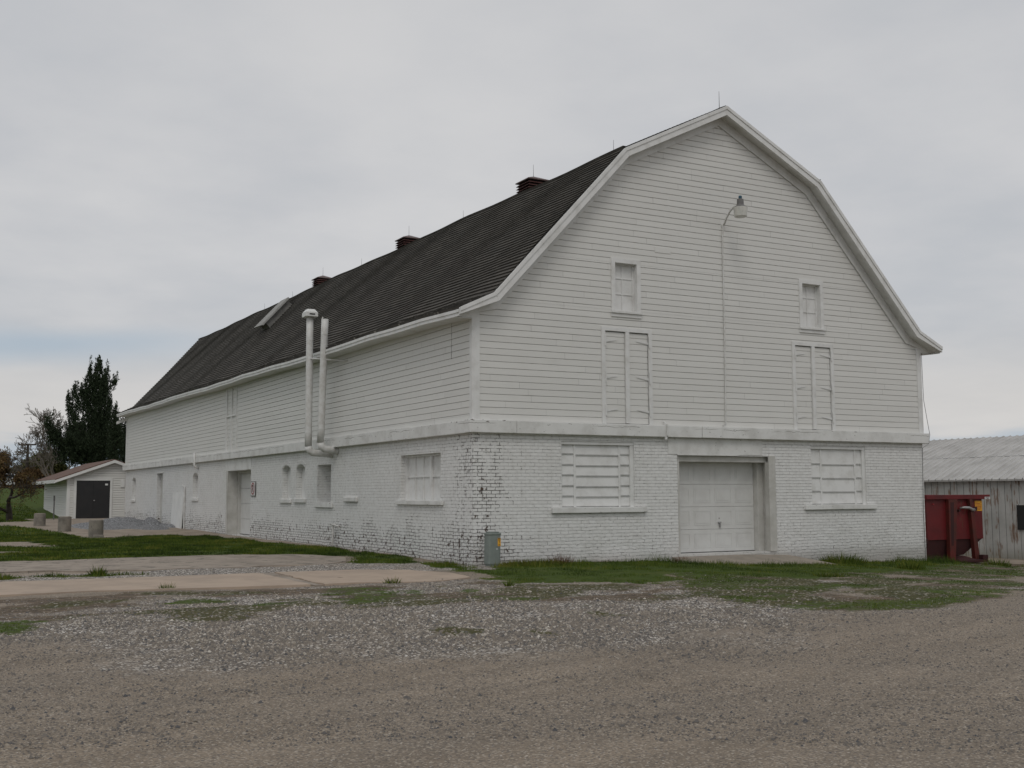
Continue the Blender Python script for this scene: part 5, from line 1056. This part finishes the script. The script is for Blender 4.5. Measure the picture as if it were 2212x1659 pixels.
# far cars
def car(px, dist, label, rot):
    b_ = Lp(px, 1500, dist); zb = Tz(b_.x, b_.y); o = empty('parked_car', (b_.x, b_.y, zb), label, 'car', 'cars parked beyond the lawn')
    c_, s_ = math.cos(rot), math.sin(rot); tr = lambda u, v_, z_: (b_.x+u*c_-v_*s_, b_.y+u*s_+v_*c_, zb+z_)
    def pr(P, v0, v1, nm, m): m_ = MB(); q = [tr(u, v0, z_) for u, z_ in P]; e = Vector(tr(0, v1, 0))-Vector(tr(0, v0, 0)); m_.prism(q, e); return m_.build(nm, m, o, bevel=.05)
    pr([(-2.2, .3), (2.2, .3), (2.25, .65), (2.1, .85), (1.1, .95), (.5, 1.4), (-1.0, 1.42), (-1.7, 1.0), (-2.2, .95)], -.85, .85, 'body', M['carpaint'])
    pr([(.98, .98), (.45, 1.34), (-.95, 1.36), (-1.45, 1.0)], -.87, .87, 'side_window', M['carglass'])
    for u in (-1.4, 1.4):
        for v_ in (-.8, .8): m_ = MB(); m_.tube([tr(u, v_-.12, .32), tr(u, v_+.12, .32)], .32, 12); m_.build('wheel', M['tyre'], o)
car(400, 117, 'white car parked beyond the lawn, nearest the garage', .2 - YAW); car(160, 119, 'white car parked beyond the lawn behind the budding tree', -.2 - YAW)
# ------------------------------------------------------------------ grass blades
def blades(n, xr, yr, hmin, hmax, wd, seed, gthr=.45, hfn=None, poly=None):
    rg_ = np.random.default_rng(seed); bx = rg_.uniform(*xr, n); by = rg_.uniform(*yr, n)
    g = grass_amt(bx, by); k = (g+rg_.normal(size=n)*.20 > gthr) & ~((bx > -.02) & (by > -.02) & (bx < 13.6) & (by < 41.2))
    k &= ~((bx > 5.0) & (bx < 9.1) & (by > -.95) & (by < .1)); bx, by, g = bx[k], by[k], g[k]; n = len(bx)
    cl = vnoise(bx, by, 2.2, 3); h = rg_.uniform(hmin, hmax, n)*(.25+2.6*np.clip(cl-.22, 0, 1)**1.2)*np.clip(g*1.3, .35, 1)
    if hfn: h *= hfn(bx, by)
    zb = T(bx, by)-.01; an = rg_.random(n)*2*np.pi; ln = h*rg_.uniform(.1, .7, n); a2 = rg_.random(n)*2*np.pi
    w2 = wd*rg_.uniform(.6, 1.3, n)
    A = np.stack([bx-np.cos(an)*w2, by-np.sin(an)*w2, zb], 1); B = np.stack([bx+np.cos(an)*w2, by+np.sin(an)*w2, zb], 1); C_ = np.stack([bx+np.cos(a2)*ln, by+np.sin(a2)*ln, zb+h], 1)
    var = np.clip(.42+1.5*(vnoise(bx, by, 1.3, 3)-.5)+rg_.normal(size=n)*.2, 0, 1)
    return np.stack([A, B, C_], 1).reshape(-1, 3), np.repeat(var, 3)
def hwall(bx, by): return np.clip(1.7-np.abs(by+.25)*.45, .55, 1.7)
V1, a1 = blades(150000, (-1.6, 17), (-11, 1.6), .04, .10, .005, 41, .42, hwall)
V2, a2 = blades(190000, (-11, 0), (1, 24), .035, .08, .010, 42, .45)
V3, a3 = blades(60000, (-12, -.5), (-11.5, -2.4), .02, .045, .004, 43, .5)
V4, a4 = blades(60000, (-14, -3), (20, 62), .05, .10, .02, 44, .5)
V5, a5 = blades(9000, (-12, -4), (.2, 1.6), .05, .12, .008, 45, .5)
gr = bulk('grass', np.concatenate([V1, V2, V3, V4, V5]), 3, M['grass'], np.concatenate([a1, a2, a3, a4, a5])); tag(gr, 'green grass growing in the lawn strips and along the barn foot', 'grass', kind='stuff')
def weed(x_, y_, r, h, m, label, seed, n_=220, name='weed_clump', w_=.008):
    rg_ = np.random.default_rng(seed); zb = Tz(x_, y_)-.01; a = rg_.random(n_)*2*np.pi; q = r*np.sqrt(rg_.random(n_)); bx, by = x_+np.cos(a)*q, y_+np.sin(a)*q; hh_ = h*rg_.uniform(.4, 1.1, n_)*(1-.5*(q/r)**2)
    an = rg_.random(n_)*2*np.pi; A = np.stack([bx-np.cos(an)*w_, by-np.sin(an)*w_, np.full(n_, zb)], 1); B = np.stack([bx+np.cos(an)*w_, by+np.sin(an)*w_, np.full(n_, zb)], 1)
    C_ = np.stack([bx+np.cos(a)*hh_*.4+rg_.normal(size=n_)*.03, by+np.sin(a)*hh_*.4+rg_.normal(size=n_)*.03, zb+hh_], 1)
    tag(bulk(name, np.stack([A, B, C_], 1).reshape(-1, 3), 3, M[m], np.repeat(rg_.random(n_), 3), org=(x_, y_, zb)), label, 'weed')
weed(2.05, -.18, .28, .30, 'deadweed', 'reddish dead weed clump against the brick under the left window', 1, 160)
weed(5.2, -.35, .16, .20, 'deadweed', 'small dry brown weed at the left end of the door ramp', 2, 120)
weed(10.0, -.55, .55, .32, 'grass', 'tall dark grass clump at the wall under the right window', 3, 700)
weed(9.6, -3.0, .32, .24, 'grass', 'dark grass tuft out in the dirt right of the ramp', 4, 380)
weed(14.3, -1.6, .35, .26, 'grass', 'dark grass tuft nearest the red dumpster', 5, 380); weed(15.6, -1.5, .3, .24, 'grass', 'grass tuft at the right edge of the view', 6, 300)
weed(-7.3, 1.35, .14, .22, 'grass', 'leafy green weed standing in the gravel between the slabs', 7, 120, w_=.014)
weed(-6.85, -2.75, .12, .16, 'grass', 'spiky grass tuft at the front edge of the concrete walk', 8, 90); weed(-3.3, -3.55, .14, .14, 'grass', 'small grass tuft at the end of the concrete slab', 9, 90)
weed(.95, -.42, .45, .16, 'weedy', 'yellow-green low weeds beside the utility pedestal', 10, 600, w_=.014); weed(1.6, -.35, .4, .16, 'weedy', 'yellow-green weeds under the left big window sill', 11, 500, w_=.014)
weed(-.35, .6, .25, .12, 'weedy', 'yellow-green sprigs at the side wall near the corner', 12, 200, w_=.012); weed(4.6, -5.6, .3, .14, 'grass', 'flat green tuft in the gravel in front of the ramp', 13, 260)
weed(-1.9, -5.1, .07, .16, 'grass', 'single upright weed in the gravel before the corner', 14, 40, w_=.012)
# ------------------------------------------------------------------ loose stones
def stones(n, seed):
    rg_ = np.random.default_rng(seed); d_ = 7.2*np.exp(rg_.random(n)*math.log(24/7.2)); th = YAW+rg_.uniform(-.46, .46, n)
    sx = CX+np.sin(th)*d_; sy = CY+np.cos(th)*d_
    pale = mask(sx, sy, PALE, 1.6, 1.2, .8); pr = .30+.7*pale; pr *= np.clip(vnoise(sx, sy, 1.1, 4)*2.2-.45, .08, 1); g = grass_amt(sx, sy); pr *= 1-.9*np.clip(np.maximum(dirt_amt(sx, sy), moss_amt(sx, sy))*1.25, 0, 1)
    k = (rg_.random(n) < pr) & (g < .5) & ~((sy > -.0) & (sx > -.05)) & ~((sx < -1.4) & (sy > -3.3) & (sy < .1)); sx, sy, d_, pale = sx[k], sy[k], d_[k], pale[k]; n = len(sx)
    r = np.exp(rg_.normal(size=n)*.5)*.0048+.0016; r = np.clip(r*(1+1.1*pale), .003, .026)
    base = np.array([[1, 0, 0], [.3, .95, 0], [-.8, .6, 0], [-.85, -.55, 0], [.2, -1, 0], [.25, .1, .75], [-.35, -.2, .6]], float); fcs = np.array([[0, 1, 5], [1, 2, 5], [2, 6, 5], [2, 3, 6], [3, 4, 6], [4, 5, 6], [4, 0, 5]])
    a = rg_.random(n)*2*np.pi; c_, s_ = np.cos(a), np.sin(a); B = base[None]*rg_.uniform(.65, 1.2, (n, 7, 3)); xx = (B[..., 0]*c_[:, None]-B[..., 1]*s_[:, None])*r[:, None]+sx[:, None]; yy = (B[..., 0]*s_[:, None]+B[..., 1]*c_[:, None])*r[:, None]+sy[:, None]
    zz = B[..., 2]*r[:, None]*1.1+(T(sx, sy)+(vnoise(sx, sy, 3., 3)-.5)*.03)[:, None]
    V = np.stack([xx, yy, zz], -1).reshape(-1, 3); Fc = (fcs[None]+np.arange(n)[:, None, None]*7).reshape(-1, 3); var = np.clip(rg_.beta(1.5, 1.8, n)*.75+.35*pale*(rg_.random(n)-.15), 0, 1); return V, Fc, np.repeat(var, 7)
V, Fc, va = stones(300000, 91)
st = bulk('loose_gravel', V, 3, M['stones'], va, faces=Fc); tag(st, 'loose grey and white stones scattered over the gravel road', 'gravel', kind='stuff')
